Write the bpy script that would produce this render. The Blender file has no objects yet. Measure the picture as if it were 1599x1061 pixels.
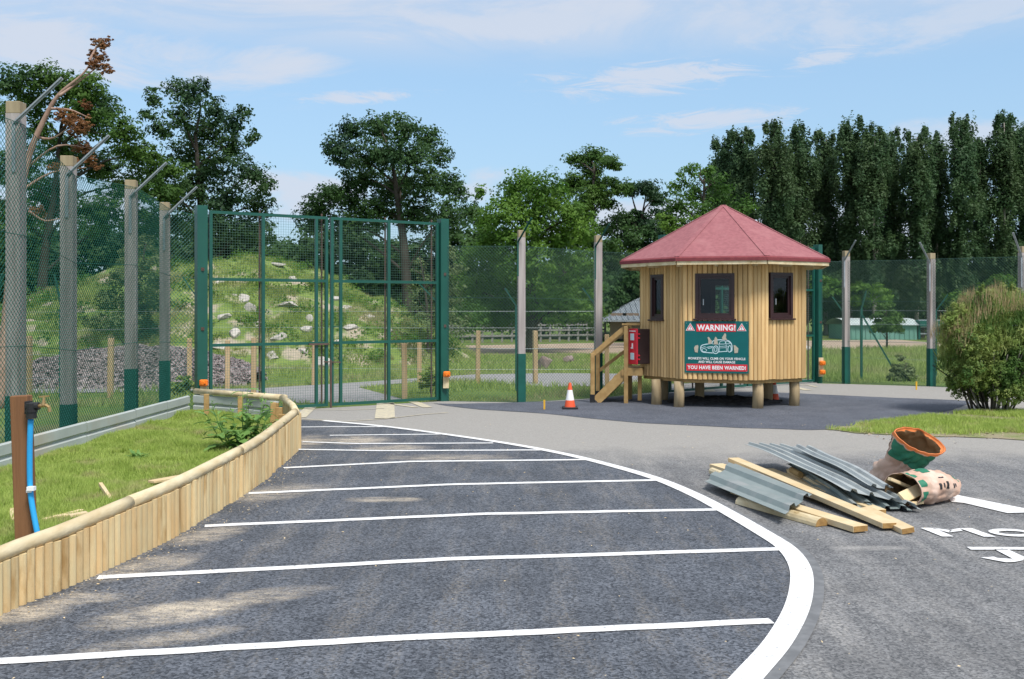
import bpy, math, random
import numpy as np
from mathutils import Vector, Matrix, noise
random.seed(7); RNG = np.random.default_rng(7)
S = bpy.context.scene; COL = S.collection
F = 1555.0; CH = 2.0; HY = 480.0
R = math.radians
# ---------------------------------------------------------------- camera
cam = bpy.data.cameras.new('camera'); co = bpy.data.objects.new('camera', cam); COL.objects.link(co)
cam.sensor_width = 36.0; cam.lens = F / 1599 * 36; cam.shift_y = -(530.5 - HY) / 1599
cam.clip_end = 2000; cam.clip_start = 0.1
co.location = (0, 0, CH); co.rotation_euler = (R(90), 0, 0); S.camera = co
S.render.resolution_x = 1024; S.render.resolution_y = 679
S.view_settings.view_transform = 'Standard'; S.view_settings.look = 'None'; S.view_settings.gamma = 1
S.view_settings.use_curve_mapping = False; S.view_settings.exposure = 0.62
# ---------------------------------------------------------------- sun and sky
SUN_EL, SUN_AZ = 56, 150          # azimuth clockwise from +Y (camera looks +Y)
sl = bpy.data.lights.new('sun', 'SUN'); sl.energy = 2.5; sl.angle = R(15); sl.color = (1, .955, .89)
so = bpy.data.objects.new('sun', sl); COL.objects.link(so)
sd = Vector((math.sin(R(SUN_AZ)) * math.cos(R(SUN_EL)), math.cos(R(SUN_AZ)) * math.cos(R(SUN_EL)), math.sin(R(SUN_EL))))
so.rotation_euler = sd.to_track_quat('Z', 'Y').to_euler(); so.location = (5, -5, 20)

def sky():
    w = bpy.data.worlds.new('World'); S.world = w; w.use_nodes = True
    nt = w.node_tree; N = nt.nodes; L = nt.links; N.clear()
    out = N.new('ShaderNodeOutputWorld'); bg = N.new('ShaderNodeBackground'); bg.inputs[1].default_value = .15
    sk = N.new('ShaderNodeTexSky'); sk.sky_type = 'NISHITA'; sk.sun_disc = False
    sk.sun_elevation = R(SUN_EL); sk.sun_rotation = R(SUN_AZ); sk.air_density = 1.0; sk.dust_density = 1.5; sk.ozone_density = 1.2
    tc = N.new('ShaderNodeTexCoord'); sp = N.new('ShaderNodeSeparateXYZ'); L.new(tc.outputs['Generated'], sp.inputs[0])
    def m(op, a, b=None, c=None):
        n = N.new('ShaderNodeMath'); n.operation = op
        for i, v in enumerate((a, b, c)):
            if v is None: continue
            if isinstance(v, (int, float)): n.inputs[i].default_value = v
            else: L.new(v, n.inputs[i])
        return n.outputs[0]
    az = m('ARCTAN2', sp.outputs[0], sp.outputs[1]); el = m('ARCSINE', sp.outputs[2])
    def nz(sx, sy, scale, det, rough, dist=0., off=0.):
        c = N.new('ShaderNodeCombineXYZ'); L.new(m('MULTIPLY', az, sx), c.inputs[0]); L.new(m('MULTIPLY', el, sy), c.inputs[1]); c.inputs[2].default_value = off
        n = N.new('ShaderNodeTexNoise'); n.inputs['Scale'].default_value = scale; n.inputs['Detail'].default_value = det
        n.inputs['Roughness'].default_value = rough; n.inputs['Distortion'].default_value = dist; L.new(c.outputs[0], n.inputs['Vector'])
        return n.outputs[0]
    n1 = nz(1, 4.2, 4, 10, .66, .7); n2 = nz(2.0, 11, 6, 10, .72, 1.2, 4.2); n3 = nz(1, 2.2, 9, 8, .6, .2, 9.)
    # a veil of high cloud that thickens upward, and cirrus patches in chosen directions
    def smooth(v, a, b):
        r = N.new('ShaderNodeMapRange'); r.interpolation_type = 'SMOOTHERSTEP'; r.clamp = True
        r.inputs[1].default_value = a; r.inputs[2].default_value = b; L.new(v, r.inputs[0]); return r.outputs[0]
    veil = m('MULTIPLY', smooth(el, .215, .30), m('ADD', m('MULTIPLY', smooth(n1, .34, .60), .5), .38))
    tot = veil
    def patch(px, py, sx, sy, amp, nn, lo, hi, slope=0.):
        nonlocal tot
        a0 = math.atan((px - 799.5) / F); e0 = math.atan((HY - py) / F * math.cos(a0))
        da = m('SUBTRACT', az, a0); de = m('SUBTRACT', m('SUBTRACT', el, e0), m('MULTIPLY', da, slope))
        q = m('ADD', m('POWER', m('DIVIDE', m('ABSOLUTE', da), sx / F * 1.25), 2.), m('POWER', m('DIVIDE', m('ABSOLUTE', de), sy / F * 1.35), 2.))
        g = m('EXPONENT', m('MULTIPLY', q, -1.))
        v = m('MULTIPLY', smooth(m('ADD', nn, m('MULTIPLY', g, .38)), .56 + lo * .3, .86 + (hi - lo) * .25), m('MULTIPLY', smooth(g, .05, .45), amp * .93))
        tot = m('MAXIMUM', tot, v)
    patch(180, 75, 300, 42, .95, n1, .22, .42, -.05)
    patch(780, 35, 330, 32, .9, n1, .26, .5, .02)
    patch(1400, 30, 300, 40, .75, n1, .28, .55)
    patch(1010, 122, 170, 22, .9, n2, .26, .5, .05)
    patch(1290, 88, 60, 16, .85, n2, .22, .45, .2)
    patch(1100, 188, 130, 15, .85, n2, .26, .5, .02)
    patch(570, 152, 90, 9, .9, n2, .22, .42, .06)
    patch(470, 300, 90, 42, .9, n3, .22, .42)
    patch(740, 290, 60, 24, .85, n3, .22, .42)
    patch(1000, 345, 130, 40, .95, n3, .2, .36)
    patch(1530, 215, 110, 26, .8, n3, .24, .44)
    patch(60, 330, 160, 60, .8, n3, .24, .44)
    patch(1350, 360, 260, 50, .85, n3, .2, .4)
    # broken cloud over the rest of the sky
    rest = m('MULTIPLY', smooth(m('ABSOLUTE', az), .6, .9), m('MULTIPLY', smooth(n1, .42, .66), .8))
    tot = m('MAXIMUM', tot, rest)
    mx = N.new('ShaderNodeMix'); mx.data_type = 'RGBA'
    # low haze lifts the blue towards the horizon
    hz = N.new('ShaderNodeMix'); hz.data_type = 'RGBA'; hz.inputs[7].default_value = (1.36, 2.3, 3.25, 1)
    hf = N.new('ShaderNodeMapRange'); hf.inputs[1].default_value = 0; hf.inputs[2].default_value = .5; hf.inputs[3].default_value = .75; hf.inputs[4].default_value = .35
    L.new(el, hf.inputs[0]); L.new(hf.outputs[0], hz.inputs[0]); L.new(sk.outputs[0], hz.inputs[6])
    L.new(tot, mx.inputs[0]); L.new(hz.outputs[2], mx.inputs[6]); mx.inputs[7].default_value = (2.9, 3.14, 3.62, 1)
    L.new(mx.outputs[2], bg.inputs[0]); L.new(bg.outputs[0], out.inputs[0])
sky()

# ---------------------------------------------------------------- helpers
def G(px, py, z=0.):
    Y = F * (CH - z) / (py - HY); return Vector(((px - 799.5) * Y / F, Y, z))
def at(px, py, Y): return Vector(((px - 799.5) * Y / F, Y, CH - (py - HY) * Y / F))
MATS = {}
def pm(name, c1, c2=None, scale=4., detail=5, rough=.8, bump=0., bscale=None, metal=0., stretch=(1, 1, 1), rand=0., spec=.3, contrast=(.35, .65), coord='Object', translucent=0., c3=None, s3=1., r3=(.45, .6), bdist=.02):
    if name in MATS: return MATS[name]
    mt = bpy.data.materials.new(name); mt.use_nodes = True; nt = mt.node_tree; N = nt.nodes; L = nt.links
    b = N['Principled BSDF']; b.inputs['Roughness'].default_value = rough; b.inputs['Metallic'].default_value = metal
    b.inputs['Specular IOR Level'].default_value = spec
    c2 = c2 or tuple(x * .75 for x in c1)
    tc = N.new('ShaderNodeTexCoord'); mp = N.new('ShaderNodeMapping'); mp.inputs['Scale'].default_value = stretch
    if coord == 'World':
        g = N.new('ShaderNodeNewGeometry'); L.new(g.outputs['Position'], mp.inputs[0])
    else: L.new(tc.outputs['Object'], mp.inputs[0])
    vec = mp.outputs[0]
    oi = N.new('ShaderNodeObjectInfo')
    if rand:
        va = N.new('ShaderNodeVectorMath'); va.operation = 'ADD'; cb = N.new('ShaderNodeMath'); cb.operation = 'MULTIPLY'; cb.inputs[1].default_value = 50
        L.new(oi.outputs['Random'], cb.inputs[0]); L.new(vec, va.inputs[0]); L.new(cb.outputs[0], va.inputs[1]); vec = va.outputs[0]
    n = N.new('ShaderNodeTexNoise'); n.inputs['Scale'].default_value = scale; n.inputs['Detail'].default_value = detail; L.new(vec, n.inputs['Vector'])
    mr = N.new('ShaderNodeMapRange'); mr.inputs[1].default_value = contrast[0]; mr.inputs[2].default_value = contrast[1]; L.new(n.outputs[0], mr.inputs[0])
    mx = N.new('ShaderNodeMix'); mx.data_type = 'RGBA'; mx.inputs[6].default_value = (*c1, 1); mx.inputs[7].default_value = (*c2, 1); L.new(mr.outputs[0], mx.inputs[0])
    col = mx.outputs[2]
    if c3:
        n3 = N.new('ShaderNodeTexNoise'); n3.inputs['Scale'].default_value = s3; n3.inputs['Detail'].default_value = 6; L.new(vec, n3.inputs['Vector'])
        m3 = N.new('ShaderNodeMapRange'); m3.inputs[1].default_value = r3[0]; m3.inputs[2].default_value = r3[1]; L.new(n3.outputs[0], m3.inputs[0])
        x3 = N.new('ShaderNodeMix'); x3.data_type = 'RGBA'; L.new(m3.outputs[0], x3.inputs[0]); L.new(col, x3.inputs[6]); x3.inputs[7].default_value = (*c3, 1); col = x3.outputs[2]
    if rand:
        hs = N.new('ShaderNodeHueSaturation'); r2 = N.new('ShaderNodeMapRange'); r2.inputs[3].default_value = 1 - rand; r2.inputs[4].default_value = 1 + rand
        L.new(oi.outputs['Random'], r2.inputs[0]); L.new(r2.outputs[0], hs.inputs['Value']); L.new(col, hs.inputs['Color']); col = hs.outputs[0]
    L.new(col, b.inputs['Base Color'])
    if bump:
        nb = N.new('ShaderNodeTexNoise'); nb.inputs['Scale'].default_value = bscale or scale * 4; nb.inputs['Detail'].default_value = 4; L.new(vec, nb.inputs['Vector'])
        bp = N.new('ShaderNodeBump'); bp.inputs['Strength'].default_value = bump; bp.inputs['Distance'].default_value = bdist; L.new(nb.outputs[0], bp.inputs['Height']); L.new(bp.outputs[0], b.inputs['Normal'])
    if translucent:
        tr = N.new('ShaderNodeBsdfTranslucent'); L.new(col, tr.inputs[0]); ms = N.new('ShaderNodeMixShader'); ms.inputs[0].default_value = translucent
        o = N['Material Output']; L.new(b.outputs[0], ms.inputs[1]); L.new(tr.outputs[0], ms.inputs[2]); L.new(ms.outputs[0], o.inputs[0])
    MATS[name] = mt; return mt

class MB:
    def __init__(s): s.v = []; s.f = []; s.sm = False
    def quad(s, a, b, c, d):
        n = len(s.v); s.v += [Vector(a), Vector(b), Vector(c), Vector(d)]; s.f.append((n, n + 1, n + 2, n + 3)); return s
    def poly(s, pts):
        n = len(s.v); s.v += [Vector(p) for p in pts]; s.f.append(tuple(range(n, n + len(pts)))); return s
    def box(s, c, d, rot=None, bev=0.):
        c = Vector(c); x, y, z = d[0] / 2, d[1] / 2, d[2] / 2; n = len(s.v)
        M = rot.to_matrix() if rot is not None and hasattr(rot, 'to_matrix') else (rot if rot is not None else Matrix.Identity(3))
        if bev:
            # chamfer the four long (z) edges and both ends
            o = [(-x + bev, -y), (x - bev, -y), (x, -y + bev), (x, y - bev), (x - bev, y), (-x + bev, y), (-x, y - bev), (-x, -y + bev)]
            inn = [(px * (1 - bev / x), py * (1 - bev / y)) for px, py in o]
            rings = [(inn, -z), (o, -z + bev), (o, z - bev), (inn, z)]
            for rr, zz in rings: s.v += [c + M @ Vector((a, b, zz)) for a, b in rr]
            for k in range(3):
                for i in range(8): s.f.append((n + k * 8 + i, n + k * 8 + (i + 1) % 8, n + k * 8 + 8 + (i + 1) % 8, n + k * 8 + 8 + i))
            s.f.append(tuple(n + 7 - i for i in range(8))); s.f.append(tuple(n + 24 + i for i in range(8))); return s
        s.v += [c + M @ Vector((a, b, e)) for e in (-z, z) for a, b in ((-x, -y), (x, -y), (x, y), (-x, y))]
        for q in ((3, 2, 1, 0), (4, 5, 6, 7), (0, 1, 5, 4), (1, 2, 6, 5), (2, 3, 7, 6), (3, 0, 4, 7)): s.f.append(tuple(n + i for i in q))
        return s
    def bar(s, a, b, w, h=None, up=(0, 0, 1), bev=0.):
        a, b = Vector(a), Vector(b); d = (b - a); L = d.length; d.normalize(); up = Vector(up)
        if abs(d.dot(up)) > .99: up = Vector((0, 1, 0))
        x = up.cross(d).normalized(); y = d.cross(x)
        M = Matrix((x, y, d)).transposed(); return s.box((a + b) / 2, (w, h or w, L), M, bev)
    def tube(s, pts, rad, n=8, cap=True):
        pts = [Vector(p) for p in pts]; k0 = len(s.v)
        if not hasattr(rad, '__len__'): rad = [rad] * len(pts)
        ref = None
        for i, p in enumerate(pts):
            d = (pts[min(i + 1, len(pts) - 1)] - pts[max(i - 1, 0)]).normalized()
            if ref is None: ref = Vector((0, 0, 1)) if abs(d.z) < .9 else Vector((1, 0, 0))
            x = (ref - d * ref.dot(d)).normalized(); y = d.cross(x); ref = x
            for j in range(n):
                a = 2 * math.pi * j / n; s.v.append(p + (x * math.cos(a) + y * math.sin(a)) * rad[i])
        for i in range(len(pts) - 1):
            for j in range(n):
                a = k0 + i * n + j; b = k0 + i * n + (j + 1) % n; s.f.append((a, b, b + n, a + n))
        if cap: s.f.append(tuple(k0 + n - 1 - j for j in range(n))); e = k0 + (len(pts) - 1) * n; s.f.append(tuple(e + j for j in range(n)))
        return s
    def loft(s, rings, cap0=False, cap1=False, closed=True):
        k0 = len(s.v); n = len(rings[0])
        for r in rings: s.v += [Vector(p) for p in r]
        for i in range(len(rings) - 1):
            for j in range(n if closed else n - 1):
                a = k0 + i * n + j; b = k0 + i * n + (j + 1) % n; s.f.append((a, b, b + n, a + n))
        if cap0: s.f.append(tuple(k0 + n - 1 - j for j in range(n)))
        if cap1: e = k0 + (len(rings) - 1) * n; s.f.append(tuple(e + j for j in range(n)))
        return s
WL = {}
def tag(o, label=None, cat=None, group=None, kind=None):
    if label: o['label'] = label
    if cat: o['category'] = cat
    if group: o['group'] = group
    if kind: o['kind'] = kind
    return o
def empty(name, loc, label, cat, group=None, rz=0.):
    o = bpy.data.objects.new(name, None); o.empty_display_size = .2; o.location = loc; o.rotation_euler = (0, 0, rz); COL.objects.link(o)
    WL[o] = (Vector(loc), Matrix.Rotation(rz, 3, 'Z')); return tag(o, label, cat, group)
def mk(name, mb, mat, parent=None, smooth=False, local=False, ang=None):
    me = bpy.data.meshes.new(name)
    V = mb.v; xs = [v.x for v in V]; ys = [v.y for v in V]; zs = [v.z for v in V]
    O = Vector(((min(xs) + max(xs)) / 2, (min(ys) + max(ys)) / 2, min(zs)))
    if parent is not None and not local:
        P, M = WL[parent]; Mi = M.transposed(); Ol = Mi @ (O - P); vv = [Mi @ (v - O) for v in V]
    else: Ol = O; vv = [v - O for v in V]
    me.from_pydata(vv, [], mb.f); me.materials.append(mat)
    if smooth: me.shade_smooth()
    o = bpy.data.objects.new(name, me); COL.objects.link(o); o.location = Ol
    if parent is not None:
        o.parent = parent; P, M = WL[parent]; WL[o] = (P + M @ Ol if True else O, M)
    else: WL[o] = (O, Matrix.Identity(3))
    return o
def inst(name, me, loc, rot, parent, scale=(1, 1, 1)):     # shares mesh data, coordinates local to the parent
    o = bpy.data.objects.new(name, me); COL.objects.link(o); o.location = loc; o.rotation_euler = rot; o.scale = scale
    if parent is not None: o.parent = parent
    return o
def meshdata(name, mb, mat, smooth=False):
    me = bpy.data.meshes.new(name); me.from_pydata([tuple(v) for v in mb.v], [], mb.f); me.materials.append(mat)
    if smooth: me.shade_smooth()
    return me
def flat(name, pts, mat, z=None, kind='structure'):
    mb = MB().poly([Vector((p[0], p[1], p[2] if z is None else z)) for p in pts]); o = mk(name, mb, mat); tag(o, kind=kind) if kind else None; return o
def ribbon(pts, w, z):
    pts = [Vector((p[0], p[1])) for p in pts]; mb = MB(); Lr = []; Rr = []
    if not hasattr(w, '__len__'): w = [w] * len(pts)
    for i, p in enumerate(pts):
        d = (pts[min(i + 1, len(pts) - 1)] - pts[max(i - 1, 0)]).normalized(); n = Vector((-d.y, d.x))
        Lr.append(p + n * w[i] / 2); Rr.append(p - n * w[i] / 2)
    for i in range(len(pts) - 1): mb.quad((*Rr[i], z), (*Rr[i + 1], z), (*Lr[i + 1], z), (*Lr[i], z))
    return mb
def catmull(pts, k=6):
    P = [Vector(p) for p in pts]; out = []
    for i in range(len(P) - 1):
        a, b, c, d = P[max(i - 1, 0)], P[i], P[i + 1], P[min(i + 2, len(P) - 1)]
        for j in range(k):
            t = j / k; out.append(.5 * ((2 * b) + (c - a) * t + (2 * a - 5 * b + 4 * c - d) * t * t + (3 * b - a - 3 * c + d) * t ** 3))
    out.append(P[-1]); return out
def npmesh(name, V, nper, mat, parent=None, kind=None):
    """V: (n*nper,3) array of separate polygons of nper corners."""
    V = np.asarray(V, dtype=np.float32); O = np.array([(V[:, 0].min() + V[:, 0].max()) / 2, (V[:, 1].min() + V[:, 1].max()) / 2, V[:, 2].min()], dtype=np.float32)
    me = bpy.data.meshes.new(name); nv = len(V); nf = nv // nper
    me.vertices.add(nv); me.loops.add(nv); me.polygons.add(nf)
    me.vertices.foreach_set('co', (V - O).ravel()); me.loops.foreach_set('vertex_index', np.arange(nv, dtype=np.int32))
    me.polygons.foreach_set('loop_start', np.arange(0, nv, nper, dtype=np.int32)); me.polygons.foreach_set('loop_total', np.full(nf, nper, dtype=np.int32))
    me.update(); me.validate(); me.materials.append(mat)
    o = bpy.data.objects.new(name, me); COL.objects.link(o); P = Vector([float(x) for x in O])
    if parent is not None: o.parent = parent; o.location = P - WL[parent][0]
    else: o.location = P
    if kind: o['kind'] = kind
    return o
def cards(C, size, nbias=None, bias=.5, aspect=1.3):
    """quads (leaf-shaped rhombs) centred on C"""
    n = len(C); a = RNG.normal(size=(n, 3)); 
    if nbias is not None: a = a * (1 - bias) + nbias * bias * 1.6
    a /= np.linalg.norm(a, axis=1, keepdims=True) + 1e-9
    b = np.cross(a, RNG.normal(size=(n, 3))); b /= np.linalg.norm(b, axis=1, keepdims=True) + 1e-9
    c = np.cross(a, b); s = np.asarray(size).reshape(-1, 1) * np.ones((n, 1)) / 2
    V = np.empty((n, 4, 3)); V[:, 0] = C - b * s * aspect; V[:, 1] = C + c * s * .75 - b * s * .1; V[:, 2] = C + b * s * aspect; V[:, 3] = C - c * s * .75 + a * s * .3
    return V.reshape(-1, 3)
def blades(P, h, w, lean=.35, topd=None):
    """one triangle per grass blade"""
    n = len(P); th = RNG.uniform(0, 2 * np.pi, n); d = np.stack([np.cos(th), np.sin(th), np.zeros(n)], 1); e = np.stack([-np.sin(th), np.cos(th), np.zeros(n)], 1)
    h = np.asarray(h).reshape(-1, 1) * RNG.uniform(.55, 1.25, (n, 1)); w = np.asarray(w) * RNG.uniform(.7, 1.3, (n, 1))
    ln = RNG.uniform(0, lean, (n, 1)); ang = RNG.uniform(0, 2 * np.pi, n); l = np.stack([np.cos(ang), np.sin(ang), np.zeros(n)], 1)
    V = np.empty((n, 3, 3)); V[:, 0] = P - e * w / 2; V[:, 1] = P + e * w / 2; V[:, 2] = P + np.array([0, 0, 1.]) * h + l * h * ln
    return V.reshape(-1, 3)
def inside(pts, X, Y):
    c = np.zeros(len(X), bool); n = len(pts)
    for i in range(n):
        x1, y1 = pts[i][0], pts[i][1]; x2, y2 = pts[(i + 1) % n][0], pts[(i + 1) % n][1]
        k = ((y1 > Y) != (y2 > Y)) & (X < (x2 - x1) * (Y - y1) / (y2 - y1 + 1e-12) + x1); c ^= k
    return c
def scatter(pts, n):
    xs = [p[0] for p in pts]; ys = [p[1] for p in pts]
    X = RNG.uniform(min(xs), max(xs), n); Y = RNG.uniform(min(ys), max(ys), n); k = inside(pts, X, Y); return X[k], Y[k]
def fnoise(X, Y, s, o=0.):
    return (np.sin(X * s * 1.3 + 1.7 * np.sin(Y * s * .9 + o) + o) + np.sin(Y * s * 1.7 + 1.3 * np.sin(X * s * 1.1 - o)) + np.sin((X + Y) * s * .7 + 2 * o)) / 3

# ---------------------------------------------------------------- materials
def asphalt(name, c_dark, c_light, dust, dust_amt, stains=(), far=None, coarse=1.):
    mt = bpy.data.materials.new(name); mt.use_nodes = True; nt = mt.node_tree; N = nt.nodes; L = nt.links; b = N['Principled BSDF']
    b.inputs['Roughness'].default_value = .85; b.inputs['Specular IOR Level'].default_value = .35
    g = N.new('ShaderNodeNewGeometry'); pos = g.outputs['Position']
    def nz(s, d, r=.5, st=(1, 1, 1)):
        mp = N.new('ShaderNodeMapping'); mp.inputs['Scale'].default_value = st; L.new(pos, mp.inputs[0])
        n = N.new('ShaderNodeTexNoise'); n.inputs['Scale'].default_value = s; n.inputs['Detail'].default_value = d; n.inputs['Roughness'].default_value = r; L.new(mp.outputs[0], n.inputs['Vector']); return n.outputs[0]
    def rng(v, a, bb, c=0., d=1.):
        r = N.new('ShaderNodeMapRange'); r.inputs[1].default_value = a; r.inputs[2].default_value = bb; r.inputs[3].default_value = c; r.inputs[4].default_value = d; L.new(v, r.inputs[0]); return r.outputs[0]
    def m(op, a, bb):
        n = N.new('ShaderNodeMath'); n.operation = op
        for i, v in enumerate((a, bb)):
            if isinstance(v, (int, float)): n.inputs[i].default_value = v
            else: L.new(v, n.inputs[i])
        return n.outputs[0]
    def mix(f, a, bb):
        x = N.new('ShaderNodeMix'); x.data_type = 'RGBA'
        L.new(f, x.inputs[0]) if not isinstance(f, float) else setattr(x.inputs[0], 'default_value', f)
        for i, v in ((6, a), (7, bb)):
            if isinstance(v, tuple): x.inputs[i].default_value = (*v, 1)
            else: L.new(v, x.inputs[i])
        return x.outputs[2]
    vo = N.new('ShaderNodeTexVoronoi'); vo.inputs['Scale'].default_value = 70 / coarse; L.new(pos, vo.inputs['Vector'])
    sv = N.new('ShaderNodeSeparateColor'); L.new(vo.outputs['Color'], sv.inputs[0])
    grain = rng(m('ADD', m('MULTIPLY', sv.outputs[0], .6), m('MULTIPLY', nz(160 / coarse, 3, .8), .7)), .35, .95)
    col = mix(grain, c_dark, c_light)
    mid = rng(nz(1.3, 7, .65), .38, .62); col = mix(m('MULTIPLY', mid, .35), col, tuple(x * .62 for x in c_dark))
    streak = rng(nz(1.6, 8, .7, (2.6, .32, 1)), .48, .72)
    speck = rng(nz(38, 4, .7), .42, .62)
    col = mix(m('MULTIPLY', m('MULTIPLY', streak, speck), dust_amt), col, dust)
    if far:
        yy = N.new('ShaderNodeSeparateXYZ'); L.new(pos, yy.inputs[0])
        edge = m('ADD', m('ADD', yy.outputs[1], m('MULTIPLY', yy.outputs[0], far[2])), m('MULTIPLY', nz(.9, 8, .6), 3.2)); col = mix(rng(edge, far[0], far[1]), col, mix(m('MULTIPLY', grain, .7), far[3], far[4]))
    for (x, y, sx, sy, rz, amt) in stains:
        mp = N.new('ShaderNodeMapping'); mp.vector_type = 'TEXTURE'; mp.inputs['Location'].default_value = (x, y, 0); mp.inputs['Rotation'].default_value = (0, 0, rz); mp.inputs['Scale'].default_value = (sx, sy, 50); L.new(pos, mp.inputs[0])
        ln = N.new('ShaderNodeVectorMath'); ln.operation = 'LENGTH'; L.new(mp.outputs[0], ln.inputs[0])
        v = m('SUBTRACT', 1.15, ln.outputs['Value']); v = m('MULTIPLY', rng(m('MULTIPLY', v, rng(nz(2.6, 10, .8, (.7, 1.2, 1)), .34, .62)), .03, .42), amt)
        col = mix(m('MULTIPLY', m('MULTIPLY', v, rng(nz(4.5, 10, .85, (.6, 2.2, 1)), .40, .56, .12, 1.)), rng(nz(75, 5, .85), .36, .54, .0, 1.)), col, dust)
    L.new(col, b.inputs['Base Color'])
    bp = N.new('ShaderNodeBump'); bp.inputs['Strength'].default_value = .5; bp.inputs['Distance'].default_value = .012; L.new(grain, bp.inputs['Height']); L.new(bp.outputs[0], b.inputs['Normal'])
    return mt
SAND = (.68, .58, .44)
def st(px, py, sx, sy, rz=0., a=1.): p = G(px, py); return (p.x, p.y, sx, sy, rz, a)
M_bay = asphalt('bay_asphalt', (.032, .038, .048), (.19, .208, .24), SAND, .30,
    [st(270, 958, .55, .26, .5), st(390, 935, .6, .2, .5, .7), st(30, 960, .32, .22, .3, 1.), st(130, 935, .3, .2, .3, .7), st(560, 688, .55, .5, 0, 1.), st(610, 700, .6, .35, 0, .8), st(700, 715, .9, .3, 0, .6), st(230, 885, .5, .25, 1., .8), st(600, 781, .42, .16, 0, .9), st(430, 770, .7, .4, 1., .6), st(330, 835, .5, .25, 1.2, .7), st(250, 1000, .5, .15, .5, .6), st(480, 690, .3, .8, 0, .8)])
M_road = asphalt('old_asphalt', (.085, .088, .093), (.31, .31, .31), (.46, .44, .41), .95,
    [st(1360, 856, .35, .1, 0, .8), st(1220, 778, .5, .2, .4, .7), st(1480, 780, .6, .2, 0, .7), st(1200, 760, .9, .3, .5, .5)],
    far=(14.1, 15.8, .0, (.30, .285, .26), (.42, .40, .37)))
M_fresh = asphalt('fresh_asphalt', (.062, .070, .090), (.17, .185, .22), (.24, .24, .24), .25, far=None)
M_white = pm('road_paint', (.84, .84, .83), (.70, .70, .69), 30, 6, .6, contrast=(.55, .75), coord='World', c3=(.42, .43, .44), s3=34, r3=(.57, .70))
M_yellow = pm('worn_cream_paint', (.62, .55, .38), (.45, .41, .33), 12, 6, .8, coord='World')
M_grassg = pm('meadow_turf', (.10, .17, .032), (.15, .21, .045), 1.2, 8, .95, .6, 30, coord='World', c3=(.21, .19, .09), s3=.22, r3=(.5, .72), bdist=.08)
M_soil = pm('bed_soil', (.16, .21, .05), (.24, .25, .09), 6, 6, .95, .6, 40, coord='World')
M_blade = pm('grass_blades', (.36, .48, .10), (.48, .58, .16), 3.5, 6, .7, coord='World', c3=(.52, .48, .24), s3=2.2, r3=(.56, .72), translucent=.4)
M_bladef = pm('meadow_grass_blades', (.27, .37, .09), (.40, .48, .16), .7, 6, .7, coord='World', c3=(.40, .37, .20), s3=.35, r3=(.5, .7), translucent=.4)
def leafm(name, c1, c2, c3=None, tr=.3, sc=.5): return pm(name, c1, c2, sc, 6, .55, coord='World', translucent=tr, c3=c3, s3=sc * .5, r3=(.5, .62), spec=.25)
M_oak = leafm('oak_leaves', (.055, .125, .025), (.10, .19, .030), (.04, .095, .03), tr=.4)
M_dark = leafm('dark_leaves', (.042, .098, .030), (.07, .145, .038), (.03, .075, .034), tr=.38)
M_bright = leafm('bright_leaves', (.085, .19, .028), (.15, .27, .04), (.06, .14, .026), tr=.42)
M_pop = leafm('poplar_leaves', (.055, .115, .050), (.09, .155, .062), (.075, .125, .05), tr=.4)
M_olive = leafm('olive_leaves', (.12, .17, .065), (.18, .23, .09))
M_brown = leafm('dead_needles', (.20, .085, .035), (.30, .15, .06), sc=2)
M_bush = pm('bush_leaves', (.24, .34, .08), (.38, .43, .14), 3, 6, .55, coord='World', translucent=.45, c3=(.11, .21, .05), s3=1.6, r3=(.48, .6))
M_bushtip = pm('bush_dry_tips', (.40, .34, .16), (.46, .32, .20), 5, 4, .8, coord='World', translucent=.2)
M_bark = pm('bark', (.045, .038, .030), (.085, .072, .06), 3, 6, .95, .8, 14, stretch=(1, 1, .3))
M_bark2 = pm('pale_bark', (.20, .18, .155), (.30, .28, .25), 3, 6, .95, .6, 14, stretch=(1, 1, .3))
M_pine = pm('pinkish_pine_bark', (.30, .19, .145), (.42, .29, .23), 6, 6, .95, .6, 20, stretch=(1, 1, .4))
M_board = pm('pale_treated_timber', (.70, .48, .23), (.56, .36, .155), 9, 8, .75, .25, 30, stretch=(1.5, 1.5, .12), rand=.2, c3=(.33, .20, .075), s3=3.2, r3=(.63, .72))
M_cap = pm('pale_rail_timber', (.70, .60, .40), (.56, .44, .25), 9, 9, .75, .35, 24, stretch=(1., .35, 1), rand=.07, c3=(.40, .29, .14), s3=7, r3=(.64, .72))
M_pale = pm('palisade_timber', (.60, .49, .28), (.60, .42, .21), 6, 8, .8, .25, 25, stretch=(1.5, 1.5, .15), rand=.15, c3=(.40, .25, .10), s3=4, r3=(.58, .68))
M_lumber = pm('sawn_timber', (.74, .60, .38), (.66, .50, .28), 5, 8, .75, .2, 25, stretch=(1, 1, 1), rand=.08, coord='World')
M_endgr = pm('timber_end_grain', (.42, .25, .09), (.30, .17, .06), 25, 4, .8, rand=.05)
M_bpost = pm('brown_stained_timber', (.26, .125, .055), (.18, .085, .04), 8, 8, .7, .3, 30, stretch=(2, 2, .12), rand=.08)
M_step = pm('honey_timber', (.47, .31, .13), (.36, .22, .085), 7, 8, .75, .25, 30, stretch=(1, 1, 1), rand=.1)
M_post = pm('weathered_fence_timber', (.44, .40, .38), (.32, .285, .27), 7, 8, .85, .4, 30, stretch=(2, 2, .12), rand=.08, c3=(.17, .14, .12), s3=3, r3=(.6, .7))
M_ptop = pm('post_top_timber', (.38, .31, .20), (.30, .24, .15), 7, 8, .85, stretch=(2, 2, .2))
M_log = pm('stilt_log_timber', (.48, .37, .22), (.34, .25, .14), 6, 8, .85, .3, 20, stretch=(2, 2, .3), rand=.08)
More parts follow.
